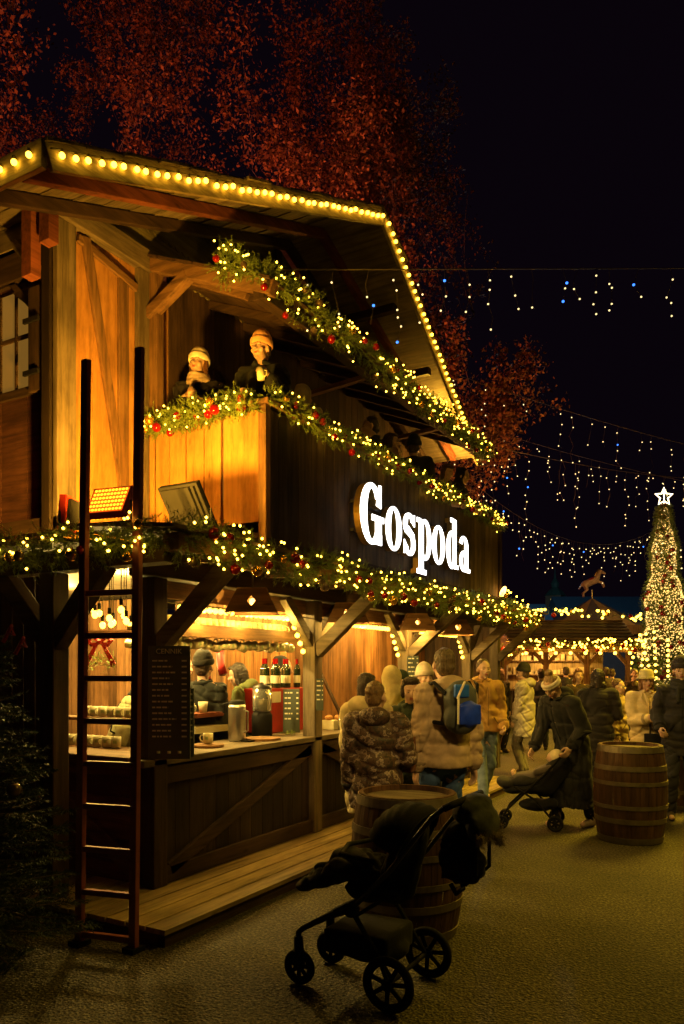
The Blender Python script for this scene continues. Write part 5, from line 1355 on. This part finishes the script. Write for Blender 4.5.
        if hairstyle == 'bun': q.ball(K(Hd((0, -.06, .15))), np.array((.045, .045, .04)) * k, 2)
        if hairstyle == 'curly': q.ball(K(Hd((0, .0, .1))), np.array((.085, .085, .05)) * k, 2); q.cap(K(Hd((.07, 0, .05))), K(Hd((.075, 0, -.04))), .028 * k, .025 * k); q.cap(K(Hd((-.07, 0, .05))), K(Hd((-.075, 0, -.04))), .028 * k, .025 * k)
        me = wrinkle(remesh(q, vox * .8, it=1), .005 if hairstyle != 'curly' else .009, 70, sd); wrinkle(me, .003, 150, sd + 4); put(me, 'hair', hairmat(hair), t, True)
    # ---- trousers, shoes
    q = MB(); q.ball(K(pel), np.array((.17, .13, .13)) * k, 2)
    for s in (1, -1):
        kn, an = leg[s]; q.cap(K(hip[s]), K(kn), .098 * k, .075 * k); q.cap(K(kn), K(an + Vector((0, -.005, .02))), .075 * k, .063 * k)
    tro = soft('trousers', q, pantmat or C_(pants), t, .013, 3, .005, 22, sd); folds(tro.data, .012, sd + 5, 14)
    for s in (1, -1):
        kn, an = leg[s]; q = MB(); q.cap(K(an + Vector((0, -.03, -.045))), K(an + Vector((0, .13, -.05))), .043 * k, .036 * k); q.cap(K(an + Vector((0, -.01, .0))), K(an + Vector((0, 0, .06))), .05 * k, .05 * k); q.cap(K(an + Vector((0, .03, -.04))), K(an + Vector((0, .1, -.045))), .046 * k, .042 * k)
        me = remesh(q, .012, it=3)
        for v in me.vertices: v.co.z = max(v.co.z, .002 + min(feet[0 if s > 0 else 1][2], 9) * k)
        put(me, 'shoe', C_(shoe), t, True)
    # ---- coat / jacket
    q = MB(); B = bulk
    q.ball(K(chest + Vector((0, -.005, .02))), np.array((.158 + B * .7, .11 + B * .8, .2 + B * .4)) * k, 3, RL.to_3x3()); q.ball(K(U((0, 0, 1.1))), np.array((.145 + B * .8, .115 + B * .9, .17)) * k, 3, RL.to_3x3())
    ha = U((0, 0, max(hem, .95))); n = 24; prof = []
    # skirt of the coat down to the hem: lofted ellipse rings
    z_top = 1.15; rings = []
    for i in range(8):
        u = i / 7; z = z_top + (hem - z_top) * u
        c = U((0, 0, z)) if z > .95 else Vector((0, .0, z))
        if z <= .95 and lean: c = Vector((0, -.0, z))
        w = (.148 + B * .85) + .02 * math.sin(u * 2) + flare * u * 1.0; dpt = (.12 + B) + flare * u * .9
        rings.append([K((c.x + w * math.cos(a), c.y + dpt * math.sin(a), c.z))[:] for a in np.linspace(0, 2 * math.pi, n + 1)[:-1]])
    vs = [p for r_ in rings for p in r_]; fx = []
    for i in range(7):
        for j in range(n): fx.append((i * n + (j + 1) % n, i * n + j, (i + 1) * n + j, (i + 1) * n + (j + 1) % n))
    fx.append(tuple(range(n))); fx.append(tuple(7 * n + j for j in range(n - 1, -1, -1))); q.add(vs, fx)
    for s in (1, -1):
        e, w = arm[s]; fd = (w - e).normalized()
        q.cap(K(neck + Vector((0, 0, -.05))), K(sh[s]), (.068 + B * .3) * k, (.058 + B * .8) * k)
        q.cap(K(sh[s]), K(e), (.058 + B * .8) * k, (.05 + B * .75) * k); q.cap(K(e), K(w - fd * .02), (.05 + B * .75) * k, (.04 + B * .6) * k)
    q.cap(K(neck + Vector((0, 0, -.05))), K(neck + Vector((0, 0, -.0))), .085 * k, .07 * k)
    cm = topmat or C_(top)
    me = wrinkle(remesh(q, .011 if near else .014, it=3), .008 + .05 * B, 19, sd, quilt, qf); wrinkle(me, .002, 45, sd + 9); folds(me, .016 if near else .012, sd + 3)
    coat = put(me, 'coat', cm, t, True)
    if near:   # standing collar, zip, pocket flaps and hem band
        dkc = C_(tuple(max(.006, x * .45) for x in top))
        q = MB(); fy = .118 + B
        zt = [(0, fy + .012 - .02 * ((z - 1.2) / .3) ** 2 - (.03 if z > 1.38 else 0), z) for z in np.linspace(1.42, max(hem + .03, .97), 12)]
        q.tube([K(U(p)) for p in zt], .005 * k, 6)
        if hood != 'up':
            cl_ = [K(U((math.cos(a) * .074, .0 + math.sin(a) * .078, 1.485 + .012 * math.sin(a)))) for a in np.linspace(R(110), R(430), 22)]
            cq_ = MB(); cq_.tube(cl_, .022 * k, 8); soft('collar', cq_, cm, t, .009, 2, .003, 40, sd)
        for s in (1, -1): q.beam(K(U((s * .075, fy - .004, 1.06))), K(U((s * .125, fy - .02, .99))), .012 * k, .008 * k)
        part('zip_and_pockets', q, dkc, coat, world=False)
        for s in (1, -1):
            e, w = arm[s]; fd = (w - e).normalized(); cq_ = MB(); cq_.tube([K(w - fd * .055), K(w - fd * .02)], [(.047 + B * .6) * k, (.043 + B * .5) * k], 14); part('cuff', cq_, dkc, coat, world=False, smooth=True)
    if hood == 'down':
        q = MB(); q.ball(K(U((0, -.1, 1.47))), np.array((.13, .085, .085)) * k, 3, RL.to_3x3()); q.cap(K(U((-.085, -.02, 1.48))), K(U((.085, -.02, 1.48))), .045 * k, .045 * k)
        for s in (1, -1): q.cap(K(U((s * .1, -.04, 1.48))), K(U((s * .055, .07, 1.41))), .04 * k, .03 * k)
        soft('hood', q, cm, t, .012, 4, .007, 26, sd + 1)
    if hood == 'up':
        q = MB(); q.ball(K(Hd((0, -.036, .03))), np.array((.095, .105, .122)) * k, 3, HR3); q.ball(K(Hd((0, -.09, .09))), np.array((.05, .05, .05)) * k, 2); q.cap(K(Hd((0, -.04, -.03))), K(neck + Vector((0, -.02, -.03))), .085 * k, .105 * k)
        soft('hood', q, cm, t, .012, 3, .009, 26, sd + 1)
    if fur:
        fv = []; ff = []; rg = random.Random(sd)
        for i in range(2200):
            a = rg.uniform(0, 6.283); b0 = Hd((math.cos(a) * .105, .045, .03 + math.sin(a) * .13)) if hood == 'up' else U((math.cos(a) * .12, -.03 + math.sin(a) * .1, 1.5))
            dr = HR3 @ Vector((math.cos(a) * rg.uniform(.4, 1.4), rg.uniform(-.8, .8), math.sin(a) + rg.uniform(-.5, .5))); dr = dr.normalized() * rg.uniform(.02, .045); w = Vector((rg.uniform(-1, 1), 0, rg.uniform(-1, 1))) * .002; j = len(fv)
            fv += [K(b0 - w)[:], K(b0 + w)[:], K(b0 + dr)[:]]; ff.append((j, j + 1, j + 2))
        part('fur_trim', MB().add(fv, ff), C_(fur), t, world=False)
    # ---- headgear
    if hat:
        kind, hcx = hat; q = MB()
        if kind == 'beanie':
            q.ball(K(Hd((0, -.024, .075))), np.array((.093, .108, .118)) * k, 3, HR3)
            me = MB(); vs = []; nn = 32; prf = ((.083, .028), (.094, .03), (.1, .038), (.1, .078), (.096, .086), (.086, .086))
            for rr_, zz in prf:
                for a in np.linspace(0, 2 * math.pi, nn + 1)[:-1]: vs.append(K(Hd((math.cos(a) * (rr_ + .0012 * (round(a * 32 / 6.2832) % 2)), -.018 + math.sin(a) * rr_ * 1.15, zz + math.sin(a) * .012)))[:])
            me.add(vs, [(i * nn + j, i * nn + (j + 1) % nn, (i + 1) * nn + (j + 1) % nn, (i + 1) * nn + j) for i in range(len(prf) - 1) for j in range(nn)])
            part('hat_cuff', me, C_(hcx), t, smooth=True, world=False)
            # keep the brow free
            o = put(wrinkle(remesh(cutlow(q, K(Hd((0, 0, .045))), HR3 @ Vector((0, .0, 1))), vox, it=1), .002, 90, sd), 'hat', C_(hcx), t, True)
        if kind == 'headband':
            ring_ = [K(Hd((math.cos(a) * .08, -.012 + math.sin(a) * .094, .05 + math.sin(a) * .012)))[:] for a in np.linspace(0, 2 * math.pi, 29)[:-1]]
            for o_ in (-.014, .012): q.tube([Vector(p) + K(HR3 @ Vector((0, 0, o_))) for p in ring_], .02 * k, 8, closed=True)
            part('headband', q, C_(hcx), t, smooth=True, world=False)
        if kind == 'bucket':
            q.lathe((0, 0, 0), [(0, .15), (.055, .145), (.08, .125), (.09, .06), (.093, .055), (.125, .025), (.123, .02), (.089, .048), (.085, .06), (.075, .12), (0, .14)], 32)
            vv = q.v[0]; q.v[0] = np.array([K(Hd((p[0], p[1] * 1.12 - .012, p[2] + .015)))[:] for p in vv]); part('hat', q, C_(hcx), t, smooth=True, world=False)
        if kind == 'cap':
            q.ball(K(Hd((0, -.012, .075))), np.array((.083, .097, .075)) * k, 3, HR3); q.ball(K(Hd((0, .1, .06))), np.array((.06, .05, .008)) * k, 2, HR3); soft('hat', q, C_(hcx), t, vox, 1, .001)
    if scarf:
        q = MB()
        for j in range(3):
            ring_ = [K(U((math.cos(a) * (.082 + .008 * j), .008 + math.sin(a) * (.085 + .008 * j), 1.515 - j * .032 + .012 * math.sin(a * 2 + j))))[:] for a in np.linspace(0, 2 * math.pi, 25)[:-1]]
            q.tube(ring_, .026 * k, 8, closed=True)
        q.cap(K(U((.03, .11, 1.44))), K(U((.04, .15, 1.3))), .03 * k, .02 * k)
        soft('scarf', q, C_(scarf), t, vox, 2, .004, 40, sd)
    t['_k'] = k; del t['_k']
    return t, K, U, arm, Hd
def cutlow(q, c, n):
    """flatten everything of q below the plane (c, n)"""
    c = np.array(c[:]); n = np.array(n[:]); n = n / np.linalg.norm(n)
    q.v = [v - np.minimum((v - c) @ n, 0)[:, None] * n for v in q.v]; return q

def cup(owner_t, p, label, mat='cream'):
    q = MB(); w = parent_origin(owner_t) @ Vector(p); q.lathe(w, [(0, -.05), (.032, -.05), (.04, .05), (.036, .05), (.03, -.04), (0, -.04)], 16)
    q.tube([w + Vector((.038, 0, .03)), w + Vector((.062, 0, .02)), w + Vector((.06, 0, -.02)), w + Vector((.034, 0, -.03))], .006, 6)
    return solo('mug', q, mat, label, 'mug', w, smooth=True)

# --- balcony: floor 2.9; figures behind the end rail and the long rail
bz = 3.0
def bpos(px, X=None, Y=None):
    t = (px - 342) / FPX
    d = -X / (SY - t * CY) if X is not None else Y / (CY + t * SY)
    v = PD(px, d, bz); return v
t, K, U, arm, Hd = person('woman in a pale beanie and checked scarf at the short end of the balcony', 0, 0, -5, 1.76, pos=bpos(199, Y=5.72), nod=-4, yaw=-12, rh=(.05, .24, 1.24), lh=(-.06, .22, 1.22), top=(.014, .012, .013), hat=('beanie', (.85, .78, .62)), scarf=(.55, .42, .34), hair=(.12, .05, .02), hairstyle='bob', near=True, bulk=.03, grip=1.3)
q = MB()
for s in (1, -1):
    e, w = arm[s]; fd = (w - e).normalized(); q.cap(K(w - fd * .09), K(w - fd * .015), .052, .05)
soft('cuffs', q, C_((.55, .42, .28)), t, .008, 2, .005, 50)
t, K, U, arm, Hd = person('man in an orange beanie with a cup at the balcony corner', 0, 0, -15, 1.77, pos=bpos(264, X=-4.14), nod=-2, yaw=-10, lean=5, rh=(.12, .26, 1.14), lh=(-.16, .3, 1.27), top=(.012, .014, .014), hat=('beanie', (.8, .42, .2)), hood='down', hair=(.04, .02, .01), near=True, bulk=.04, quilt=.004, qf=60, grip=1.2)
cup(t, K(U((-.12, .36, 1.3))), 'red and white mug held by the man in the orange beanie')
person('person in a cream hood behind the man in the orange beanie', 0, 0, 150, 1.66, pos=bpos(303, X=-4.3), top=(.5, .42, .26), hood='up', hairstyle=None, bulk=.03)
person('dark clothed man looking to the left on the middle of the balcony', 0, 0, -80, 1.78, pos=bpos(372, X=-4.3), top=(.025, .025, .03), hair=(.03, .02, .015), bulk=.03, nod=5)
person('woman with a pinkish scarf leaning to the dark man on the balcony', 0, 0, 80, 1.68, pos=bpos(390, X=-4.25), top=(.03, .03, .04), scarf=(.3, .16, .14), hair=(.04, .02, .015), hairstyle='bob', bulk=.02)
person('broad dark figure seen from behind at the far part of the balcony', 0, 0, 170, 1.78, pos=bpos(414, X=-4.2), top=(.02, .02, .022), hat=('beanie', (.02, .02, .02)), bulk=.05)
person('person in brown leaning over the far balcony rail', 0, 0, 40, 1.62, pos=bpos(434, X=-4.25), lean=22, top=(.07, .04, .025), hair=(.06, .03, .02), hairstyle='bob', rh=(.1, .42, 1.05), lh=(-.15, .42, 1.05))
person('dark hooded person nearest the far end of the balcony', 0, 0, 60, 1.68, pos=bpos(451, X=-4.2), lean=15, top=(.022, .02, .03), hood='up', hairstyle=None, bulk=.05, rh=(.1, .35, 1.05), lh=(-.15, .35, 1.05))

# --- behind the counter
p = PD(118, 7.0, .1)
t, K, U, arm, Hd = person('worker in a pale quilted jacket with a strap, seen through the ladder', 118, 7.0, 115, 1.66, z0=.1, lean=24, nod=5, top=(.5, .48, .28), rh=(.12, .42, 1.12), lh=(-.12, .4, 1.12), hair=(.05, .035, .02), scarf=(.02, .02, .02), bulk=.03, near=True)
q = MB(); q.tube([K(U((-.14, .13, 1.38))), K(U((.02, .155, 1.2))), K(U((.14, .12, 1.02))), K(U((.12, -.14, 1.05))), K(U((-.02, -.16, 1.25))), K(U((-.14, -.1, 1.42)))], .009, 6); part('strap', q, 'black', t, world=False)
person('bearded barman in profile left of the dark hatted man', 182, 7.7, 60, 1.74, z0=.1, top=(.03, .02, .025), hair=(.08, .04, .02), near=True, nod=6)
person('man in a black beanie and dark jacket behind the counter, back turned', 203, 7.25, 165, 1.74, z0=.1, top=(.018, .022, .022), hat=('beanie', (.02, .02, .018)), bulk=.035, near=True)
person('person with an olive green hood behind the drink dispenser', 254, 7.95, -100, 1.68, z0=.1, lean=14, top=(.13, .16, .06), hood='down', hair=(.02, .015, .012), hairstyle='bob', bulk=.04, near=True, rh=(.1, .35, 1.1), lh=(-.1, .35, 1.1))
person('dark hooded person beside the wine bottles', 271, 8.35, 80, 1.74, z0=.1, top=(.02, .02, .022), hood='up', hairstyle=None, bulk=.05, lean=10)

# --- group at the second opening
PUFF = (.5, .37, .26)
def straps_bag(t, K, U):
    q = MB(); q.box((-.15, -.32, 1.02), (.15, -.17, 1.4)); q.ball((0, -.27, 1.28), (.15, .1, .17), 2)
    q.v = [np.array([K(U(p))[:] for p in v]) for v in q.v]
    return q
t, K, U, arm, Hd = person('tall man in a beige puffer jacket wearing a blue backpack', 445, 6.1, -158, 1.86, top=PUFF, hem=.86, hood='down', hair=(.13, .09, .05), pantmat=jeans((.06, .12, .34)), bulk=.045, quilt=.011, qf=62, near=True, yaw=-10, rh=(.25, -.02, .8), lh=(-.25, .0, .78), feet=((.12, -.03, 0), (-.12, .03, 0)), grip=.6)
tb = thing('backpack', 'blue and grey backpack on the back of the man in beige', 'backpack', t.location, t.rotation_euler.z)
q = MB(); q.ball((0, -.25, 1.1), (.16, .1, .16), 3); q.ball((0, -.24, 1.27), (.145, .09, .17), 3); q.box((-.13, -.29, 1.02), (.13, -.17, 1.36)); q.v = [np.array([K((p[0] * .86, p[1] * .95, 1.33 + (p[2] - 1.2) * .8))[:] for p in v]) for v in q.v]; soft('bag', q, cloth('slate nylon', (.09, .1, .1), .6), tb, .01, 8, .006, 24)
q = MB(); q.ball((.02, -.315, 1.13), (.115, .06, .13), 3); q.box((-.08, -.36, 1.04), (.12, -.28, 1.22)); q.v = [np.array([K((p[0] * .86, p[1] * .95, 1.33 + (p[2] - 1.2) * .8))[:] for p in v]) for v in q.v]; soft('front_pocket', q, cloth('blue nylon', (.012, .05, .7), .5), tb, .009, 7, .004, 26)
q = MB(); q.box((-.11, -.34, 1.28), (.02, -.3, 1.4)); q.v = [np.array([K((p[0] * .86, p[1] * .95, 1.33 + (p[2] - 1.2) * .8))[:] for p in v]) for v in q.v]; soft('top_pocket', q, cloth('bright blue nylon', (.02, .12, .6), .5), tb, .008, 2, .001)
q = MB(); q.beam(K((-.1, -.35, 1.39)), K((-.03, -.335, 1.51)), .016, .01); q.beam(K((-.094, -.35, 1.21)), K((-.09, -.35, 1.41)), .012, .012); part('piping', q, 'paper', tb, world=False)
for s in (-1, 1):
    q = MB(); q.tube([K((s * .12, -.22, 1.42)), K((s * .15, -.1, 1.5)), K((s * .17, .08, 1.46)), K((s * .17, .17, 1.3)), K((s * .19, .05, 1.22)), K((s * .1, -.2, 1.2))], .016, 6); part('strap', q, 'black', tb, world=False)
t, K, U, arm, Hd = person('short haired person in a camouflage parka with their back turned', 376, 5.75, 172, 1.6, topmat=camo(), hem=.72, hood='down', hair=(.17, .1, .045), pantmat=jeans((.03, .04, .09)), bulk=.06, near=True, rh=(.24, .25, 1.12), lh=(-.22, .05, .85), yaw=-25, flare=.02)
p_, = [PZ(402, 752, 5.9)]
q = MB(); q.box((p_.x - .1, p_.y - .05, p_.z - .15), (p_.x + .1, p_.y + .05, p_.z + .12)); o = put(wrinkle(remesh(q, .012), .006), 'handbag', C_((.16, .06, .03)), None, True)
for v in o.data.vertices: v.co -= p_
o.location = p_; tag(o, 'brown leather handbag beside the camouflage parka', 'handbag')
person('woman with dark hair and a furry cream hood behind the camouflage parka', 366, 6.5, 150, 1.66, top=(.5, .42, .24), hem=.5, hood='down', fur=(.6, .5, .3), hair=(.03, .02, .02), hairstyle='bob', bulk=.04, pants=(.3, .25, .15), near=True)
person('person under a pale yellow hood turned away beside the bar', 391, 7.1, 195, 1.72, top=(.62, .52, .26), hem=.5, hood='up', hairstyle=None, bulk=.05, pants=(.4, .33, .18))
person('woman with short dark hair in a dark green coat facing the camera', 411, 6.75, -12, 1.62, top=(.03, .045, .03), hem=.45, hair=(.025, .015, .012), hairstyle='curly', bulk=.04, near=True, nod=12, rh=(.05, .28, 1.2), lh=(-.12, .26, 1.15), hood='down', quilt=.005, yaw=12)
person('person in a dark green hat behind the dark haired woman', 399, 7.6, 60, 1.68, top=(.03, .04, .03), hat=('cap', (.03, .05, .03)), hair=(.05, .03, .02))
person('person in a white beanie half hidden behind the tall man', 424, 8.2, 20, 1.72, top=(.1, .06, .04), hat=('beanie', (.65, .55, .45)), hair=(.1, .05, .03))
t, K, U, arm, Hd = person('young man in a tan jacket walking toward the camera', 483, 9.6, 10, 1.82, top=(.42, .24, .07), hem=.88, hair=(.07, .04, .025), pantmat=jeans((.16, .22, .34)), shoe=(.04, .04, .05), bulk=.05, quilt=.004, qf=50, near=True, rh=(.22, .14, .92), lh=(-.2, .16, .95), feet=((.1, .3, .0), (-.1, -.25, .04)), hood='down', grip=1.1)
q = MB(); q.tube([K((.13, -.16, 1.2)), K((.12, -.05, 1.5)), K((.12, .13, 1.45)), K((.15, .18, 1.25)), K((.2, .1, 1.08))], .022, 6); part('backpack_strap', q, 'black', t, world=False)

# --- right hand crowd
person('person in a pale grey hooded coat and dark beanie seen from the side', 524, 12.2, -115, 1.76, top=(.4, .36, .32), hem=.62, hood='down', hat=('beanie', (.03, .03, .03)), hair=(.1, .06, .04), pants=(.2, .18, .17), bulk=.06, near=True, lh=(-.14, .12, .85), rh=(.14, .1, .85))
t, K, U, arm, Hd = person('woman in a white headband and long black coat bending over the small stroller', 572, 8.25, -55, 1.72, lean=27, side=0, nod=16, top=(.02, .02, .024), hem=.22, flare=.05, hair=(.25, .15, .07), hairstyle='bun', hat=('headband', (.75, .68, .6)), pants=(.02, .02, .02), shoe=(.5, .4, .3), bulk=.045, near=True, rh=(.22, .38, .86), lh=(-.22, .3, .9), feet=((.12, .12, 0), (-.14, -.14, 0)), hood='down')
# child in the small stroller
def s2p(p): return parent_origin(s2) @ Vector(p)
ci = thing('person', 'small child in a pale bonnet lying in the small stroller', 'person', s2p((0, .0, .55)), rz2)
q = MB(); q.ball((0, .02, .2), (.065, .075, .075), 3); q.ball((0, .1, .03), (.09, .16, .08), 2, Matrix.Rotation(R(-20), 3, 'X')); q.cap((0, .03, .14), (0, .06, .08), .03, .04)
for s in (-1, 1):
    q.cap((s * .08, .06, .1), (s * .09, .2, .06), .03, .022); q.cap((s * .05, .2, .0), (s * .06, .42, -.02), .045, .03); q.ball((s * .03, .085, .21), (.008, .008, .006), 1)
    q.cap((s * .06, .42, -.02), (s * .06, .45, .04), .025, .02)
q.ball((0, .095, .19), (.011, .012, .011), 1); put(remesh(q, .008, it=2), 'body', SK[0], ci, True)
q = MB(); q.ball((0, -.002, .215), (.08, .08, .08), 3); q.ball((0, -.03, .17), (.075, .06, .07), 2); soft('bonnet', q, C_((.66, .55, .38)), ci, .009, 2, .003, 40)
q = MB(); q.ball((0, .12, .02), (.115, .19, .095), 2, Matrix.Rotation(R(-20), 3, 'X'))
for s in (-1, 1): q.cap((s * .09, .06, .09), (s * .1, .2, .05), .045, .036); q.cap((s * .06, .24, .0), (s * .06, .42, -.02), .06, .045)
soft('snowsuit', q, C_((.12, .1, .1)), ci, .011, 3, .004, 30)
t, K, U, arm, Hd = person('woman with long brown hair behind the headband woman', 578, 13.2, 5, 1.7, top=(.06, .04, .03), hair=(.12, .05, .025), hairstyle='long', hem=.6)
t, K, U, arm, Hd = person('woman with long black hair holding a phone, back turned', 598, 9.9, 165, 1.7, top=(.02, .018, .022), hem=.3, hair=(.018, .012, .012), hairstyle='long', bulk=.05, flare=.03, near=True, rh=(.22, .3, 1.12), lh=(-.2, .1, .9))
pm = parent_origin(t) @ K((.22, .36, 1.14)); q = MB(); q.box((pm.x - .06, pm.y - .04, pm.z - .006), (pm.x + .06, pm.y + .04, pm.z + .004)); o = solo('phone', q, 'paper', 'pale phone in the hand of the black haired woman', 'phone', pm, bevel=.003)
t, K, U, arm, Hd = person('boy with glasses in a beige puffer jacket', 617, 10.6, 50, 1.56, top=(.4, .3, .15), hem=.5, hair=(.07, .03, .015), bulk=.05, quilt=.009, qf=60, near=True, nod=4)
q = MB()
for s in (1, -1): q.tube([K(Hd((s * .03 + .02 * math.cos(a), .094, .012 + .016 * math.sin(a)))) for a in np.linspace(0, 6.283, 13)[:-1]], .0022, 5, closed=True); q.tube([K(Hd((s * .05, .094, .015))), K(Hd((s * .077, .0, .015)))], .002, 4)
q.tube([K(Hd((-.01, .096, .014))), K(Hd((.01, .096, .014)))], .002, 4); part('glasses', q, 'metal', t, world=False)
t, K, U, arm, Hd = person('woman in a cream coat and bucket hat holding something at her chest', 646, 9.3, -8, 1.67, top=(.66, .52, .3), hem=.42, hat=('bucket', (.62, .54, .26)), hair=(.2, .1, .05), hairstyle='bob', bulk=.05, near=True, rh=(.03, .27, 1.16), lh=(-.05, .27, 1.17), yaw=5, grip=1.2, flare=.02, sk=1)
q = MB(); q.tube([K(U((0, .178, 1.32 - i * .1))) + Vector((0, .012 + .004 * i, 0)) for i in range(8)], .006, 5); part('coat_edging', q, 'black', t, world=False)
q = MB()
for s in (1, -1): q.prism([K((s * .02, .17, 1.3)), K((s * .1, .15, 1.42)), K((s * .07, .1, 1.5)), K((s * .03, .15, 1.42))], (0, .02, 0))
part('lapel', q, C_((.66, .52, .3)), t, world=False)
t, K, U, arm, Hd = person('man in a dark beanie and dark quilted coat at the right edge', 681, 8.6, -20, 1.8, top=(.028, .026, .03), hem=.7, hat=('beanie', (.035, .03, .04)), hair=(.05, .03, .02), bulk=.04, quilt=.006, qf=70, near=True, rh=(.22, .16, 1.0), lh=(-.26, .22, .98), grip=1.2, scarf=(.03, .03, .03))
p_ = PZ(655, 742, 9.1); q = MB(); q.box((p_.x - .12, p_.y - .06, p_.z - .1), (p_.x + .12, p_.y + .06, p_.z + .1)); o = put(wrinkle(remesh(q, .012), .006), 'handbag', M['blackcloth'], None, True)
for v in o.data.vertices: v.co -= p_
o.location = p_; tag(o, 'small black handbag beside the cream coat', 'handbag')
for px, d, fa, H, c, lab in ((500, 15.5, 30, 1.72, (.05, .04, .03), 'distant man behind the tan jacket'), (541, 16, 160, 1.7, (.04, .04, .05), 'distant person between the grey coat and the headband'), (566, 18.5, 170, 1.75, (.03, .03, .03), 'distant dark figure at the far stall counter, left of the long brown hair'),
        (606, 18, 200, 1.74, (.05, .03, .03), 'distant figure at the far stall counter above the boy'), (612, 19.5, 150, 1.7, (.02, .02, .03), 'distant figure standing closest to the far stall post'), (634, 16, 10, 1.7, (.1, .07, .04), 'distant person between the boy and the cream coat')):
    person(lab, px, d, fa, H, top=c, hem=.6, hairstyle='short', bulk=.03)

# ================================================================ LIGHTS (lamps of the place and added fills)
AMB = (1.0, .62, .035)
light('floodlight_beam', 'SPOT', PZ(110, 512, 5.05) + Vector((0, .12, .1)), 760, (1, .46, .035), .1, (-5.1, 5.2, 3.7), 115, .6)
light('floodlight_beam', 'SPOT', Vector((-4.55, 4.35, 2.75)), 46, (1, .46, .035), .1, (-4.7, 5.5, 3.6), 130, .9)
light('red_floodlight_beam', 'POINT', PZ(62, 500, 5.45), 4, (1, .02, .02), .04)
# red garden floods behind the chalet that colour the trees
light('tree_flood', 'SPOT', W(-9.5, 15, 1.0), 4200, (1, .17, .08), .3, W(-3, 19, 12), 120, .8)
light('tree_flood', 'SPOT', W(-2, 14.5, 6.9), 800, (1, .2, .09), .3, W(-1.5, 19, 13), 130, .8)
light('tree_flood', 'POINT', W(3.5, 16, 3.4), 420, (1, .38, .07), .3)
# bar interior lamps
for y, e in ((4.9, 140), (5.7, 140)): light('bar_lamp', 'POINT', (-4.9, y, 2.38), e, (1, .66, .16), .05)
for y in (4.7, 5.3, 5.9, 7.4): light('festoon_lamp', 'POINT', (XF - .02, y, 2.12), 9, (1, .6, .1), .02)
light('bar_lamp', 'POINT', (-6.3, 5.3, 2.38), 130, (1, .62, .14), .05)
for y in (7.3, 9.5): light('bar_lamp', 'POINT', (-4.6, y, 2.36), 75, (1, .6, .12), .05)
# added lamps outside the view that light the square and crowd
def fill_lamp(p, e, label):
    t = thing('fill_lamp', label, 'street lamp', (p[0], p[1], 0)); q = MB(); q.tube([(p[0], p[1], 0), (p[0], p[1], p[2] - .1)], [.06, .04], 10); part('post', q, 'darkmetal', t)
    q = MB(); q.ball((p[0], p[1], p[2] + .1), .16, 3); part('globe', q, emis('lamp globe', AMB, 6), t, smooth=True)
    q = MB(); q.lathe((p[0], p[1], p[2]), [(.08, .3), (.34, .02), (.33, .0), (.07, .27)], 20); part('shade', q, 'darkmetal', t)
    light('fill_lamp_light', 'SPOT', (p[0], p[1], p[2] - .25), e, AMB, 1.1, (p[0] + .3, p[1] - .5, 0), 125, .8)
for y, _l in SH_: light('lantern_lamp', 'POINT', (-3.72, y, 2.13), 15, (1, .55, .09), .03)
_p = W(5.4, 10.5); fill_lamp((_p.x, _p.y, 5.2), 2300, 'hooded lamp on a post beyond the right edge of the square')
_p = W(9.4, 17.5); fill_lamp((_p.x, _p.y, 5.4), 5000, 'farther hooded lamp on a post right of the square')

_p = W(4.2, 4.2); fill_lamp((_p.x, _p.y, 6.0), 480, 'nearest hooded lamp on a post beside the camera side of the square')
light('roof_fill', 'POINT', W(12, 50, 8), 2600, (.6, .8, .9), .3)  # added bluish light that lifts the distant roofs
light('carousel_fill', 'POINT', W(10.5, 27.5, 5.2), 120, (1, .6, .2), .2)  # added warm light to brighten the carousel canopy
light('balcony_end_lamp', 'POINT', (-4.4, 11.5, 5.0), 45, (1, .5, .06), .03)
light('fill_spot', 'SPOT', W(.2, 2.6, 6.6), 900, (1, .62, .12), .4, W(4.1, 10.5, 1.0), 40, 1)  # added spot above the view, brightens the right hand crowd
light('fill_spot', 'SPOT', W(1.8, 1.2, 5.0), 560, (1, .6, .13), .25, W(.75, 6.4, 1.2), 34, 1)  # added floating spot, fills the group at the second opening
light('roof_corner_lamp', 'POINT', (-4.5, 10.75, 5.5), 110, (1, .5, .04), .02)
SC.render.engine = 'CYCLES'
SC.cycles.use_denoising = True
try: SC.cycles.denoiser = 'OPENIMAGEDENOISE'
except Exception: pass
SC.cycles.use_adaptive_sampling = False
SC.cycles.max_bounces = 6; SC.cycles.diffuse_bounces = 3; SC.cycles.glossy_bounces = 3; SC.cycles.transmission_bounces = 5
SC.cycles.sample_clamp_indirect = 4; SC.cycles.caustics_reflective = False; SC.cycles.caustics_refractive = False
SC.cycles.use_light_tree = True
SC.view_settings.view_transform = 'Standard'; SC.view_settings.look = 'None'; SC.view_settings.exposure = .1; SC.view_settings.gamma = 1
